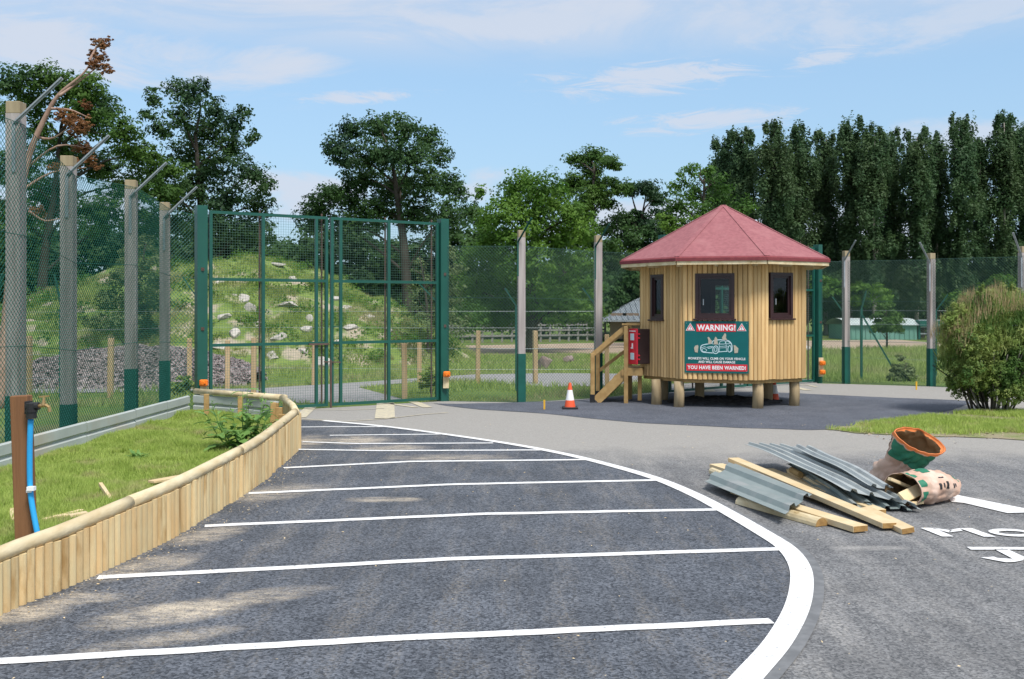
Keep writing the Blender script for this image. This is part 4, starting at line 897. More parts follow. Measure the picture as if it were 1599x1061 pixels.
# ---------------------------------------------------------------- far buildings and fences
def fp(px, Y, z): return Vector(((px - 799.5) * Y / F, Y, z))
hb = empty('grey_roof_barn', fp(975, 60, 0), 'dark timber building with hipped grey metal roof left of the kiosk', 'building')
Yb = 58; xl, xr = fp(948, Yb, 0).x, fp(1060, Yb, 0).x; zt_ = at(0, 500, Yb).z
mk('wall', MB().box(((xl + xr) / 2 + .7, Yb + 3.2, zt_ / 2 - .2), (xr - xl - .8, 5., zt_ + .3)), pm('dark_cladding', (.10, .085, .075), (.16, .13, .11), 3, 6, .9, stretch=(1, 1, 6), coord='World'), hb)
zr = at(0, 468, Yb).z; mb = MB(); e = .25; A_ = Vector((xl - e, Yb, zt_)); B_ = Vector((xr + 1, Yb, zt_)); C_2 = Vector((xr + 1, Yb + 6.4, zt_)); D_ = Vector((xl - e, Yb + 6.4, zt_)); E_ = Vector((xl + 2.2, Yb + 3.2, zr + .1)); F_ = Vector((xr, Yb + 3.2, zr + .1))
mb.poly([A_, B_, F_, E_]); mb.poly([B_, C_2, F_]); mb.poly([C_2, D_, E_, F_]); mb.poly([D_, A_, E_]); M_groof = pm('grey_profiled_roof', (.22, .25, .27), (.17, .20, .22), 2, 5, .6, coord='World'); mk('roof', mb, M_groof, hb)
n = 16
for i in range(n):
    t = (i + .5) / n; x = A_.x + (B_.x - A_.x) * t; k = min(1, (x - A_.x) / (E_.x - A_.x)); top = A_.lerp(E_, k) if k < 1 else Vector((x, E_.y, E_.z)); mk('roof_rib', MB().bar((x, Yb - .01, zt_ + .03), (x, top.y, top.z + .03), .06, .05), M_groof, hb)
mk('gutter', MB().box(((A_.x + B_.x) / 2, Yb - .06, zt_ - .05), (B_.x - A_.x, .1, .1)), M_galv, hb)
for px in (965, 985): q_ = fp(px, Yb + .62, 1.0); mk('door_panel', MB().box((q_.x, q_.y, .9), (.95, .05, 1.5)), pm('pale_board', (.24, .18, .13), (.19, .14, .10), 3), hb)
# green shed
Ys = 62; sh = empty('green_shed', fp(1380, Ys, 0), 'long low green shed with pale curved roof under the poplars', 'shed')
xl, xr = fp(1326, Ys, 0).x, fp(1432, Ys, 0).x; z1 = at(0, 508, Ys).z; z2 = at(0, 498, Ys).z
M_sgr = pm('pale_green_cladding', (.16, .33, .27), (.13, .28, .23), 2, 5, .7, coord='World'); M_sro = pm('pale_shed_roof', (.46, .52, .50), (.40, .46, .45), 2, 5, .6, coord='World')
mk('wall', MB().box(((xl + xr) / 2, Ys + 2, z1 / 2 - .2), (xr - xl, 4, z1 + .4)), M_sgr, sh)
for i in range(14): x = xl + (i + .5) * (xr - xl) / 14; mk('cladding_rib', MB().box((x, Ys - .01, z1 / 2), (.06, .06, z1)), M_sgr, sh)
mb = MB(); mb.loft([[Vector((x, Ys - .2 + 4.4 * j / 6, z1 + .42 * math.sin(math.pi * j / 6) ** .7)) for j in range(7)] for x in (xl - .2, xr + .2)], closed=False); mk('roof', mb, M_sro, sh)
sh2 = empty('open_shelter', fp(1447, Ys, 0), 'open-fronted green shelter with slatted rail beside the green shed', 'shelter')
xl2, xr2 = fp(1434, Ys, 0).x, fp(1475, Ys, 0).x
mk('roof', MB().box(((xl2 + xr2) / 2, Ys + 1.5, z1 + .1), (xr2 - xl2, 3.5, .35)), M_gbase, sh2); mk('back_wall', MB().box(((xl2 + xr2) / 2, Ys + 3, z1 / 2), (xr2 - xl2, .1, z1)), M_inside, sh2)
for i in range(3): mk('rail', MB().box(((xl2 + xr2) / 2, Ys, .35 + i * .42), (xr2 - xl2, .05, .08)), M_galv, sh2)
for x in (xl2, xr2): mk('post', MB().box((x + .05, Ys, z1 / 2), (.12, .12, z1)), M_gbase, sh2)
# pale field rail fence
rf_ = empty('field_fence', fp(820, 58, 0), 'pale post-and-rail fence at the far side of the bare earth field', 'fence')
M_wh = pm('bleached_rail', (.26, .25, .23), (.20, .19, .18), 3)
a, b = fp(690, 56, 0), fp(945, 60, 0)
for i in range(18): p = a.lerp(b, i / 17); mk('post', MB().box((p.x, p.y, .5), (.12, .12, 1.15)), M_wh, rf_)
for z in (.35, .65, .95): mk('rail', MB().bar((a.x, a.y - .08, z), (b.x, b.y - .08, z), .05, .10), M_wh, rf_)
# orange-brown board fence far left
bf = empty('board_fence', fp(80, 46, 0), 'light brown close-boarded fence seen far behind the left chain-link fence', 'fence')
a, b = fp(-120, 46, 0), fp(165, 46, 0); n = 64; bm_ = meshdata('fence_board', MB().box((0, 0, .85), ((b.x - a.x) / n - .012, .03, 1.7)), pm('fence_board_wood', (.48, .31, .19), (.40, .25, .15), 3, 5, .85, rand=.12))
P1 = WL[bf][0]
for i in range(n): p = a.lerp(b, (i + .5) / n); inst('fence_board', bm_, (p.x - P1.x, 0, -.1 + random.uniform(-.02, .02)), (0, 0, 0), bf)
ps = fp(1, 44, 0)
q_ = fp(52, 40, 0); o = mk('tree_stump_post', MB().tube([(q_.x, q_.y, -.1), (q_.x - .15, q_.y, 1.2), (q_.x - .35, q_.y, 1.9)], [.14, .12, .07], 8).tube([(q_.x + .35, q_.y + .1, -.1), (q_.x + .1, q_.y, 1.75)], [.1, .06], 8), M_bark2); tag(o, 'pale forked dead stump standing in front of the brown board fence', 'stump')

# ---------------------------------------------------------------- trees
def leafcloud(blobs, Y, per, size, depth=.9, clump=.6, flatz=.75, shell=.55, dens=1., cz=.55, grow=1.22):
    """blobs: (px,py,r px, dY) -> leaf centres grouped in small clumps on and inside each blob"""
    C = []; Nn = []; 
    for (px, py, r, *rest) in blobs:
        dY = rest[0] if rest else 0.; c = np.array(at(px, py, Y + dY)); rm = r * (Y + dY) / F * grow
        K = max(6, int(dens * 7. * (rm / clump) ** 2))
        d = RNG.normal(size=(K, 3)); d /= np.linalg.norm(d, axis=1, keepdims=True)
        rad = rm * RNG.uniform(shell, 1.0, (K, 1)); cc = c + d * rad * np.array([1, depth, flatz + .1])
        rc = clump * RNG.uniform(.5, 1.3, (K, 1)) * min(1, rm / 1.2 + .35)
        n = per; dd = RNG.normal(size=(K, n, 3)); dd /= np.linalg.norm(dd, axis=2, keepdims=True); dd *= RNG.uniform(.2, 1, (K, n, 1)) ** .6
        P = cc[:, None, :] + dd * rc[:, None, :] * np.array([1.15, 1.15, cz]); C.append(P.reshape(-1, 3))
        nb = dd * .8 + d[:, None, :] * .5 + np.array([0, 0, .5]); nb /= np.linalg.norm(nb, axis=2, keepdims=True); Nn.append(nb.reshape(-1, 3))
    C = np.concatenate(C); Nn = np.concatenate(Nn); return cards(C, RNG.uniform(.55, 1.25, len(C)) * size, Nn, .62)
def tree(name, label, Y, trunk, blobs, mat, per=60, size=.2, group=None, bark=None, tr=.4, clump=.6, flatz=.75, shell=.45, dens=1., cz=.7, grow=1.2, cat='tree', limbs=True, branch_n=14, limb_r=.12):
    """trunk: list of (px,py) from the ground up"""
    P = [fp(trunk[0][0], Y, -.2)] + [at(px, py, Y) for px, py in trunk[1:]]
    r = empty(name, (P[0].x, P[0].y, 0), label, cat, group)
    Q = catmull(P, 5); n = len(Q); mk('trunk', MB().tube(Q, [tr * (1 - .78 * i / (n - 1)) + (.25 * tr if i == 0 else 0) for i in range(n)], 9), bark or M_bark, r, True)
    if limbs:
        bb = sorted(blobs, key=lambda b: -b[2])[:branch_n]
        for b in bb:
            c = at(b[0], b[1], Y + (b[3] if len(b) > 3 else 0)); cand = [q for q in Q if q.z < c.z - .3] or [Q[0]]
            s_ = min(cand, key=lambda q: (q - c).length + abs((c.z - q.z) - (c - q).to_2d().length * .9) * .6)
            if (s_ - c).length < .4: continue
            mid = s_.lerp(c, .5) + Vector((random.uniform(-.3, .3), random.uniform(-.3, .3), (c - s_).length * .10)); L = catmull([s_, mid, c], 4); m_ = len(L)
            rr0 = limb_r * (.6 + .03 * (c - s_).length)
            mb = MB().tube(L, [rr0 * (1 - .75 * i / (m_ - 1)) for i in range(m_)], 6)
            for _ in range(5):
                q0 = L[random.randint(m_ // 2, m_ - 1)]; rm = b[2] * Y / F; d = Vector((random.gauss(0, 1), random.gauss(0, .7), random.gauss(.3, .8))).normalized() * rm * .85; mb.tube([q0, q0 + d * .5 + Vector((0, 0, .1)), q0 + d], [rr0 * .28, rr0 * .18, rr0 * .06], 4, False)
            mk('branch', mb, bark or M_bark, r, True)
    npmesh('crown', leafcloud(blobs, Y, per, size, clump=clump, flatz=flatz, shell=shell, dens=dens, cz=cz, grow=grow), 4, mat, r); return r
def J(bl, dy=2.5): return [(x, y, r, random.uniform(-dy, dy)) for x, y, r in bl]
TG = 'broadleaved trees beyond the enclosure'
tree('oak_tree', 'big spreading oak at the far left behind the dead pine', 50, [(60, 500), (70, 400), (85, 300), (95, 200)], J([(25, 130, 30), (65, 120, 26), (105, 135, 32), (140, 140, 28), (55, 160, 26), (165, 170, 26), (190, 205, 30), (215, 240, 30), (150, 190, 30), (240, 275, 26), (10, 170, 22), (30, 260, 40), (100, 240, 36), (160, 260, 36), (205, 290, 32), (250, 305, 28), (80, 310, 40), (20, 340, 40), (150, 330, 42), (225, 345, 36), (130, 165, 24), (270, 265, 22), (60, 200, 24)]), M_oak, tr=.3, size=.14, per=30, clump=.38, group=TG, grow=1.2, dens=.95, shell=.25)
tree('oak_tree', 'tall dark oak with open ragged crown above the left gate post', 52, [(325, 500), (318, 400), (312, 300), (305, 210)], J([(240, 150, 16), (228, 178, 13), (280, 142, 22), (310, 145, 25), (335, 170, 24), (285, 180, 26), (255, 200, 22), (320, 205, 32), (365, 190, 20), (380, 175, 12), (360, 225, 30), (395, 215, 14), (295, 240, 32), (340, 260, 36), (390, 270, 26), (410, 290, 20), (300, 290, 34), (350, 310, 36), (400, 320, 26), (260, 300, 28), (330, 350, 40), (280, 350, 34), (395, 360, 34), (235, 250, 16)]), M_dark, tr=.32, size=.14, per=30, clump=.38, group=TG, dens=.78, grow=1.18, shell=.25)
tree('oak_tree', 'round dark oak above the middle of the gate', 54, [(640, 500), (632, 400), (622, 320), (612, 250)], J([(520, 230, 20), (550, 205, 24), (590, 200, 26), (630, 200, 26), (665, 215, 24), (685, 245, 18), (545, 245, 26), (590, 240, 34), (640, 245, 32), (565, 280, 30), (620, 290, 36), (665, 285, 30), (700, 285, 22), (715, 300, 18), (545, 310, 28), (515, 300, 18), (590, 330, 34), (650, 335, 36), (700, 340, 32), (500, 320, 24), (490, 340, 26), (540, 350, 34), (735, 330, 18)]), M_dark, tr=.34, size=.14, per=30, clump=.38, group=TG, grow=1.2, dens=.95, shell=.25)
tree('sycamore_tree', 'large bright green sycamore filling the view between gate and kiosk', 44, [(830, 520), (832, 440), (835, 350), (838, 300)], J([(815, 285, 22), (845, 290, 26), (800, 305, 26), (870, 310, 26), (835, 325, 34), (785, 335, 28), (895, 340, 30), (915, 365, 20), (760, 345, 20), (810, 370, 38), (865, 375, 40), (770, 385, 34), (745, 405, 26), (905, 410, 28), (820, 420, 42), (870, 430, 40), (775, 440, 38), (735, 450, 30), (910, 455, 28), (830, 470, 42), (880, 480, 36), (780, 485, 36), (735, 495, 28), (920, 495, 24), (750, 300, 10)], 3.), M_bright, tr=.3, size=.125, per=32, group=TG, clump=.38, dens=1.1, shell=.3)
tree('layered_tree', 'dark tree with flat layered crown and top tuft behind the bright sycamore', 67, [(935, 510), (930, 420), (925, 330), (928, 260)], J([(900, 250, 15), (925, 246, 18), (950, 252, 15), (925, 268, 16), (965, 262, 8), (900, 285, 18), (935, 290, 24), (965, 295, 18), (920, 308, 24), (885, 295, 14), (905, 335, 24), (950, 318, 14), (940, 390, 26), (900, 370, 28), (960, 410, 30)], 1.5), M_oak, tr=.24, size=.15, per=30, clump=.42, flatz=.6, group=TG, shell=.1, dens=1.3, cz=.55, grow=1.35)
tree('spreading_tree', 'dark low spreading tree left of the kiosk roof with sky gaps beneath', 69, [(985, 510), (980, 430), (985, 385), (1000, 350)], J([(1010, 295, 18), (1025, 310, 16), (985, 295, 14), (1035, 335, 16), (975, 345, 22), (1000, 350, 22), (1025, 362, 22), (950, 358, 18), (985, 375, 24), (1010, 385, 26), (950, 385, 18), (1040, 390, 26), (990, 415, 26)], 1.5), M_dark, tr=.24, size=.17, per=30, clump=.48, flatz=.6, group=TG, shell=.1, dens=1.3, cz=.55, grow=1.3)
tree('lime_tree', 'light green feathery tree just behind the kiosk roof', 50, [(1095, 500), (1095, 420), (1098, 340), (1100, 280)], J([(1075, 270, 15), (1100, 268, 16), (1060, 290, 14), (1120, 285, 16), (1085, 300, 22), (1120, 310, 20), (1060, 320, 20), (1045, 345, 18), (1095, 335, 26), (1130, 335, 20), (1160, 325, 18), (1060, 360, 24), (1105, 375, 30), (1150, 365, 24), (1040, 385, 20), (1075, 410, 28)], 2.), M_bright, tr=.2, size=.13, per=28, group=TG, shell=.2, clump=.4)
# poplar row
pops = [(1132, 222, 19), (1160, 214, 17), (1208, 206, 20), (1248, 210, 20), (1290, 216, 18), (1328, 199, 19), (1366, 208, 18), (1392, 214, 17), (1432, 212, 18), (1462, 222, 15), (1500, 196, 19), (1530, 224, 15), (1568, 190, 20), (1600, 205, 20), (1640, 200, 20), (1680, 205, 20)]
names = ['leftmost, behind the light green tree', 'second from left, slim and slightly taller', 'above the right slope of the kiosk roof', 'broad one right of the roof slope', 'blunt one above the roof corner', 'tall one above the fence gate post', 'narrow one left of the middle of the row', 'thin one at the middle of the row', 'dense one right of the middle', 'short slim one before the tall brown-green one', 'tall brownish one with sky gaps beside it', 'short thin one in the gap', 'tallest one near the right edge of the photo', 'one cut by the right edge of the photo', 'first one beyond the frame', 'second one beyond the frame']
for i, (px, pt, w) in enumerate(pops):
    w *= 1.18 if i < 9 else 1.05; pt -= 3
    bl = []; y = pt + w * .7
    Yp = 70 + random.uniform(-4, 4)
    while y < 470:
        t = (y - pt) / 260; ww = w * (.55 if y < pt + 18 else (.95 if t < .55 else .8)); 
        sp_x = w * (.75 + .85 * min(1, t * 1.6))
        if t < .42 or random.random() < .85: bl.append((px + random.uniform(-w * .3, w * .3), y, ww * random.uniform(.7, 1.0), random.uniform(-1, 1)))
        for _ in range(2):
            if t < .35 or random.random() < (.62 if t < .75 else .85): bl.append((px + random.uniform(-sp_x, sp_x), y + random.uniform(0, 12), ww * random.uniform(.38, .68), random.uniform(-2, 2)))
        y += w * .5
    bl += [(px + random.uniform(-w * .8, w * .8), pt + random.uniform(-6, 22), w * random.uniform(.14, .26), random.uniform(-1, 1)) for _ in range(9)]
    nm = names[i]
    tree('poplar_tree', 'poplar in the right-hand row, ' + nm, Yp, [(px + random.uniform(-3, 3), 500), (px, 420), (px + random.uniform(-3, 3), 330), (px, pt + 5)], bl, M_pop, per=26, size=.165, group='row of poplars behind the kiosk', bark=M_bark2, tr=.16, clump=.27, flatz=1.6, shell=.1, cz=2.6, grow=1.25, limbs=True, branch_n=9, limb_r=.045, dens=.36)
# understorey masses: nobody could count these
def stuff_leaves(name, label, bl, Y, mat, per=70, size=.2, **k):
    o = npmesh(name, leafcloud(bl, Y, per, size, **k), 4, mat, None, 'stuff'); o['label'] = label; o['category'] = 'undergrowth'; return o
random.seed(11)
bl = [(x, random.uniform(440, 500), random.uniform(22, 34), random.uniform(-4, 4)) for x in range(940, 1760, 11)] + [(x, random.uniform(385, 440), random.uniform(16, 28), random.uniform(-3, 5)) for x in range(1080, 1760, 14)] + [(x, random.uniform(310, 390), random.uniform(12, 22), random.uniform(0, 5)) for x in list(range(1120, 1400, 13)) + list(range(1500, 1760, 24))]
stuff_leaves('poplar_undergrowth', 'dark tangled undergrowth under the row of poplars', bl, 76, M_pop, 40, .27, clump=.75, dens=1.1)
bl = [(x, random.uniform(400, 500), random.uniform(24, 36), random.uniform(-3, 4)) for x in range(-180, 480, 8)] + [(x, random.uniform(370, 430), random.uniform(24, 34), random.uniform(-3, 4)) for x in range(-180, 440, 20)]
stuff_leaves('left_woodland_edge', 'dense dark woodland edge behind the left fence and mound', bl, 62, M_dark, 40, .25, clump=.72, dens=1.1)
bl = [(x, random.uniform(425, 500), random.uniform(22, 34), random.uniform(-3, 4)) for x in range(480, 1100, 9)] + [(x, random.uniform(365, 430), random.uniform(22, 34), random.uniform(-3, 4)) for x in range(470, 770, 20)]
stuff_leaves('middle_woodland_edge', 'dark woodland edge behind the gate and the sycamore', bl, 64, M_dark, 40, .25, clump=.72, dens=1.1)
bl = [(x, random.uniform(440, 480), random.uniform(12, 20), random.uniform(-2, 2)) for x in (1345, 1375, 1500, 1525, 1560, 1290)]; stuff_leaves('lighter_undergrowth', 'lighter green scrub between the poplar trunks', bl, 66, M_bright, 50, .2, clump=.6)  # a few scrub clumps in the brighter green leaf material
SG = 'small trees and shrubs inside the enclosure'
tree('sapling', 'pale green young tree behind the third left fence post', 33, [(205, 560), (212, 500), (220, 430), (228, 380)], J([(225, 380, 14), (205, 400, 18), (240, 405, 16), (190, 430, 22), (228, 435, 26), (180, 465, 24), (215, 475, 26), (245, 470, 18), (195, 505, 24), (150, 500, 18), (225, 515, 20)], 1), M_olive, tr=.07, size=.085, per=26, group=SG, clump=.26, limb_r=.04)
tree('sapling', 'pale willow-like tree right of the mound behind the gate', 36, [(668, 560), (668, 500), (662, 440), (655, 400)], J([(655, 415, 12), (665, 440, 14), (645, 455, 15), (672, 470, 18), (650, 485, 18), (690, 495, 18), (660, 510, 20), (640, 530, 14), (705, 420, 18), (712, 460, 20), (700, 395, 14), (715, 505, 20)], 1), M_olive, tr=.07, size=.085, per=22, group=SG, clump=.26, limb_r=.03, dens=.6)
tree('sapling', 'round-headed green sapling in front of the green shed', 46, [(1385, 545), (1385, 525), (1384, 500), (1384, 485)], J([(1384, 482, 12), (1372, 495, 12), (1396, 496, 13), (1384, 508, 14), (1368, 512, 9), (1400, 512, 9)], .4), M_oak, tr=.06, size=.11, per=34, group=SG, clump=.26, limb_r=.03)
tree('shrub', 'grey-green shrub at the foot of the fence left of the big bush', 27.5, [(1408, 600), (1408, 592), (1408, 582)], J([(1400, 578, 10), (1414, 576, 12), (1408, 588, 14), (1396, 592, 10), (1420, 590, 11), (1404, 560, 7)], .2), M_olive, tr=.03, size=.06, per=30, group=SG, clump=.12, limb_r=.02, cat='shrub')
tree('shrub', 'low green shrub behind the lower right corner of the gate', 23.5, [(672, 606), (672, 598), (670, 590)], J([(670, 588, 12), (678, 595, 12), (662, 598, 10), (674, 580, 8)], .2), M_bush, tr=.02, size=.05, per=30, group=SG, clump=.11, limb_r=.015, cat='shrub')
tree('shrub', 'leafy shrub just left of the left gate post behind the fence', 22.5, [(285, 612), (285, 605), (285, 598)], J([(285, 598, 14), (295, 605, 12), (272, 606, 12)], .2), M_bush, tr=.02, size=.06, per=30, group=SG, clump=.12, limb_r=.015, cat='shrub')
# brown dead pine leaning behind the first fence post
P = [fp(0, 20, -.1), at(12, 480, 20), at(28, 330, 20), at(45, 245, 20), at(70, 185, 20), at(92, 148, 20), at(130, 115, 20), at(150, 85, 20)]
dp = empty('dead_pine', tuple(P[0]), 'leaning dead pine with browned needles and pink bare trunk', 'tree')
Q = catmull(P, 5); mk('trunk', MB().tube(Q, [.105 * (1 - i / (len(Q) - 1)) ** 1.15 + .009 for i in range(len(Q))], 9), M_pine, dp, True)
brs = [((45, 260), (90, 228), (140, 232)), ((30, 300), (80, 270), (135, 262)), ((60, 215), (85, 215), (125, 185)), ((80, 170), (110, 172), (140, 185)), ((92, 150), (120, 130), (158, 100)), ((140, 95), (150, 75), (162, 60)), ((45, 330), (70, 345), (100, 340))]
for b in brs:
    L = catmull([at(px, py, 20 + random.uniform(-.2, .2)) for px, py in b], 4); mk('branch', MB().tube(L, [.03 * (1 - .7 * i / (len(L) - 1)) for i in range(len(L))], 6), M_pine, dp, True)
tip = [(x, y, r * 1.15, random.uniform(-.25, .25)) for x, y, r in [(153, 66, 9), (160, 72, 9), (146, 84, 8), (158, 90, 10), (164, 105, 9), (148, 100, 9), (138, 98, 6), (168, 62, 6), (172, 110, 6)]]
low = [(x, y, r * 1.3, random.uniform(-.3, .3)) for x, y, r in [(60, 330, 9), (85, 262, 8), (105, 188, 12), (125, 195, 14), (135, 165, 8), (118, 205, 9), (95, 178, 8), (130, 232, 11), (142, 248, 9), (120, 255, 10), (150, 262, 7), (112, 182, 8)]]
for nm, bl in (('needle_tuft', tip), ('needle_tuft', low)):
    V = leafcloud(bl, 20, 34, .03, clump=.085, shell=.1, dens=.9)
    npmesh(nm, V, 4, M_brown, dp)
# big bush at the right
Bx = G(1552, 644); bu = empty('bush', tuple(Bx), 'big bushy green shrub with dry brown top shoots at the right edge', 'bush')
for i in range(34):
    a = random.uniform(0, 2 * math.pi); r0 = random.uniform(.05, .42); p0 = Bx + Vector((math.cos(a) * r0, math.sin(a) * r0 * .7, -.02)); p2 = Bx + Vector((math.cos(a) * random.uniform(.4, 1.2), math.sin(a) * random.uniform(.2, .9), random.uniform(.8, 1.6)))
    mk('stem', MB().tube(catmull([p0, p0.lerp(p2, .45) + Vector((0, 0, .12)), p2], 3), [.022 - .0022 * k for k in range(7)], 5), M_bark if i % 3 else M_bark2, bu, True)
bb = [(1505, 478, 16), (1540, 462, 15), (1575, 458, 16), (1612, 465, 18), (1490, 510, 12), (1500, 500, 26), (1540, 485, 28), (1585, 485, 28), (1625, 500, 26), (1492, 530, 22), (1520, 535, 34), (1570, 530, 38), (1620, 540, 34), (1494, 565, 21), (1520, 575, 32), (1565, 580, 36), (1615, 585, 32), (1500, 598, 20), (1530, 610, 20), (1575, 605, 26), (1640, 600, 20), (1486, 600, 11), (1600, 612, 18)]
bb = [(x, y, r, random.uniform(-.55, .3)) for x, y, r in bb]; V = leafcloud(bb, Bx.y, 30, .040, clump=.095, flatz=.9, shell=.35, dens=1.3, cz=1.25, grow=1.12); npmesh('foliage', V, 4, M_bush, bu)
# upright shoots: green below, dry tips above
n = 2600; th = RNG.uniform(-1, 1, n); X_ = Bx.x + th * 1.02; Yd = RNG.uniform(-.8, .6, n); top = 2.36 - .85 * np.abs(th) ** 2.4 - .25 * (Yd / .8) ** 2 + .12 * np.sin(X_ * 9) * np.cos(Yd * 7)
Z_ = top * (1 - .09 * RNG.uniform(0, 1, n)); C_ = np.stack([X_, Bx.y + Yd, Z_ - .06], 1)
npmesh('dry_shoots', blades(C_, .19, .0085, .35), 3, M_bushtip, bu)
n = 5200; th = RNG.uniform(-1, 1, n); X_ = Bx.x + th * 1.05; Z_ = (2.22 - .8 * np.abs(th) ** 2.4) * RNG.uniform(.5, 1., n)
npmesh('green_shoots', blades(np.stack([X_, Bx.y + RNG.uniform(-.85, .6, n) * np.sqrt(np.clip(1 - th ** 2, .1, 1)), Z_], 1), .16, .016, .8), 3, M_bush, bu)

# ---------------------------------------------------------------- docks / thistle clump in the bed
M_dock = pm('broad_weed_leaf', (.14, .28, .07), (.22, .38, .10), 8, 5, .5, coord='World', translucent=.3)
Dk = G(378, 708, .14); dk = empty('weed_plant', tuple(Dk), 'broad-leaved thistly weed growing beside the log edging in the bed', 'plant')
lf_ = MB(); nL = 8
for i in range(nL + 1):
    t = i / nL; w = .30 * math.sin(math.pi * min(1, t * .93 + .05)) ** .8 * (1 + (.35 if i % 2 else -.25)); z = .10 * math.sin(t * math.pi) - .12 * t * t
    lf_.v += [Vector((-w / 2, t, z + .03)), Vector((0, t, z)), Vector((w / 2, t, z + .03))]
for i in range(nL): a = i * 3; lf_.f += [(a, a + 1, a + 4, a + 3), (a + 1, a + 2, a + 5, a + 4)]
LM = meshdata('leaf', lf_, M_dock)
for i in range(12):
    ax, ay, hh_ = random.uniform(-.42, .45), random.uniform(-.3, .3), random.uniform(.4, .82)
    Ls = [Vector((ax * .25, ay * .25, 0)), Vector((ax * .7, ay * .7, hh_ * .5)), Vector((ax, ay, hh_))]; C2 = catmull(Ls, 4)
    mk('stem', MB().tube(C2, [.010 - .0009 * k for k in range(len(C2))], 5), M_dock, dk, True, local=True)
    for j in range(1, len(C2)):
        for _ in range(2 if j < 6 else 1):
            sz = random.uniform(.24, .40) * (1.05 - .075 * j); inst('leaf', LM, C2[j], (random.uniform(-.3, .5), random.uniform(-.3, .3), random.uniform(0, 6.28)), dk, (sz, sz, sz))
    if i < 5:
        for _ in range(7): sz = random.uniform(.035, .07); inst('leaf', LM, C2[-1] + Vector((random.uniform(-.03, .03), 0, random.uniform(-.05, .09))), (random.uniform(.3, 1.2), 0, random.uniform(0, 6.28)), dk, (sz, sz, sz))
D2 = G(215, 722, .14); d2 = empty('weed_plant', tuple(D2), 'small light green rosette weed in the middle of the bed grass', 'plant')
for j in range(14): sz = random.uniform(.12, .2); inst('leaf', LM, (random.uniform(-.04, .04), random.uniform(-.04, .04), .03), (random.uniform(.3, 1.1), 0, j * .46), d2, (sz, sz, sz))
D3 = G(182, 650, .14)
# standpipe
tpst = Vector(((33 - 799.5) * 7.15 / F, 7.15, 0)); sp_ = empty('tap_post', tuple(tpst), 'brown timber post with blue water pipe and brass tap in the bed', 'standpipe')
mb = MB().bar((tpst.x + .045, 7.15, .1), (tpst.x - .01, 7.17, 1.365), .125, .09, (0, 1, 0), bev=.006); mk('post', mb, M_bpost, sp_)
pts = [at(48, 655, 7.08), at(46.5, 700, 7.08), at(47, 760, 7.08), at(52, 800, 7.06), at(62, 850, 7.02)]
mk('pipe', MB().tube(catmull(pts, 5), .0195, 12), M_blue, sp_, True)
c = at(49, 637, 7.07); mk('elbow', MB().tube([c + Vector((0, 0, -.075)), c + Vector((0, 0, .03))], [.036, .036], 12).tube([c + Vector((-.03, 0, .01)), c + Vector((.055, 0, .012))], .028, 10).tube([c + Vector((0, 0, -.03)), c + Vector((0, 0, -.015))], .042, 12), M_black, sp_)
mk('bracket', MB().box(c + Vector((-.03, .02, .0)), (.03, .06, .09)), M_black, sp_)
mk('brass_tap', MB().tube([c + Vector((.05, 0, .012)), c + Vector((.10, 0, .02))], .014, 8).tube([c + Vector((.085, 0, .02)), c + Vector((.09, 0, .075))], [.016, .008], 8).tube([c + Vector((.10, 0, .02)), c + Vector((.125, 0, .005)), c + Vector((.13, 0, -.03))], .013, 8).bar(c + Vector((.055, 0, .078)), c + Vector((.125, 0, .082)), .012, .012), M_brass, sp_)
c = at(49, 763, 7.05); mk('pipe_clip', MB().box(c, (.05, .04, .028)).box(c + Vector((-.02, .01, -.02)), (.03, .03, .02)), M_signwhite, sp_)
# offcuts in the bed
def offcut(a, b, w, h, label, mat=None, name='timber_offcut', dz=.0):
    o = mk(name, MB().bar(a + Vector((0, 0, dz)), b + Vector((0, 0, dz)), w, h, bev=.003), mat or M_lumber); tag(o, label, 'timber', 'timber offcuts lying in the grass bed'); return o
offcut(G(236, 753, .20), G(324, 737, .20), .10, .025, 'long pale offcut lying in the grass left of the weed plant')
offcut(G(182, 793, .14), G(176, 768, .14) + Vector((0, -.3, .13)), .035, .035, 'small upright stake sticking out of the bed grass')
offcut(G(68, 812, .19), G(128, 797, .19), .045, .02, 'thin pale strip lying beside the tap post'); offcut(G(85, 807, .20), G(122, 803, .20), .03, .02, 'second thin strip crossing the first near the tap post'); offcut(G(108, 806, .20), G(136, 801, .21), .07, .025, 'short brownish offcut right of the thin strips')
o = offcut(G(19, 795, .2), G(22, 812, .2), .05, .02, 'tiny pale offcut just left of the tap post')

# ---------------------------------------------------------------- pile of sheets and timber
PG = 'building timber lying in the pile'
def lum(px0, py0, z0, px1, py1, z1, w, h, label, roll=0., name='timber_length'):
    a, b = G(px0, py0, z0), G(px1, py1, z1); d = (b - a).normalized(); up = Matrix.Rotation(roll, 3, d) @ Vector((0, 0, 1))
    r = empty(name, tuple((a + b) / 2), label, 'timber', PG); mk('length', MB().bar(a, b, w, h, up, bev=.003), M_lumber, r); mk('end_grain', MB().bar(b - d * .001, b + d * .003, w * .94, h * .9, up), M_endgr, r); return r
lum(1150, 766, .05, 1344, 826, .04, .16, .055, 'nearest thick sawn plank under the front steel sheet')
lum(1145, 718, .12, 1389, 821, .05, .14, .05, 'longest sawn plank running right through the pile')
lum(1350, 796, .05, 1418, 829, .035, .12, .05, 'shorter sawn plank on the right of the pile with angled end', .15)
lum(1200, 735, .05, 1375, 800, .03, .12, .05, 'plank mostly hidden below the upper sheets')
lum(1232, 735, .10, 1300, 765, .09, .06, .05, 'brown batten end showing between the steel sheets', .2)
lum(1265, 712, .05, 1310, 722, .05, .12, .05, 'plank tip showing at the far side of the pile')
lum(1118, 727, .05, 1175, 745, .05, .18, .045, 'board with its square far end showing left of the front sheet')
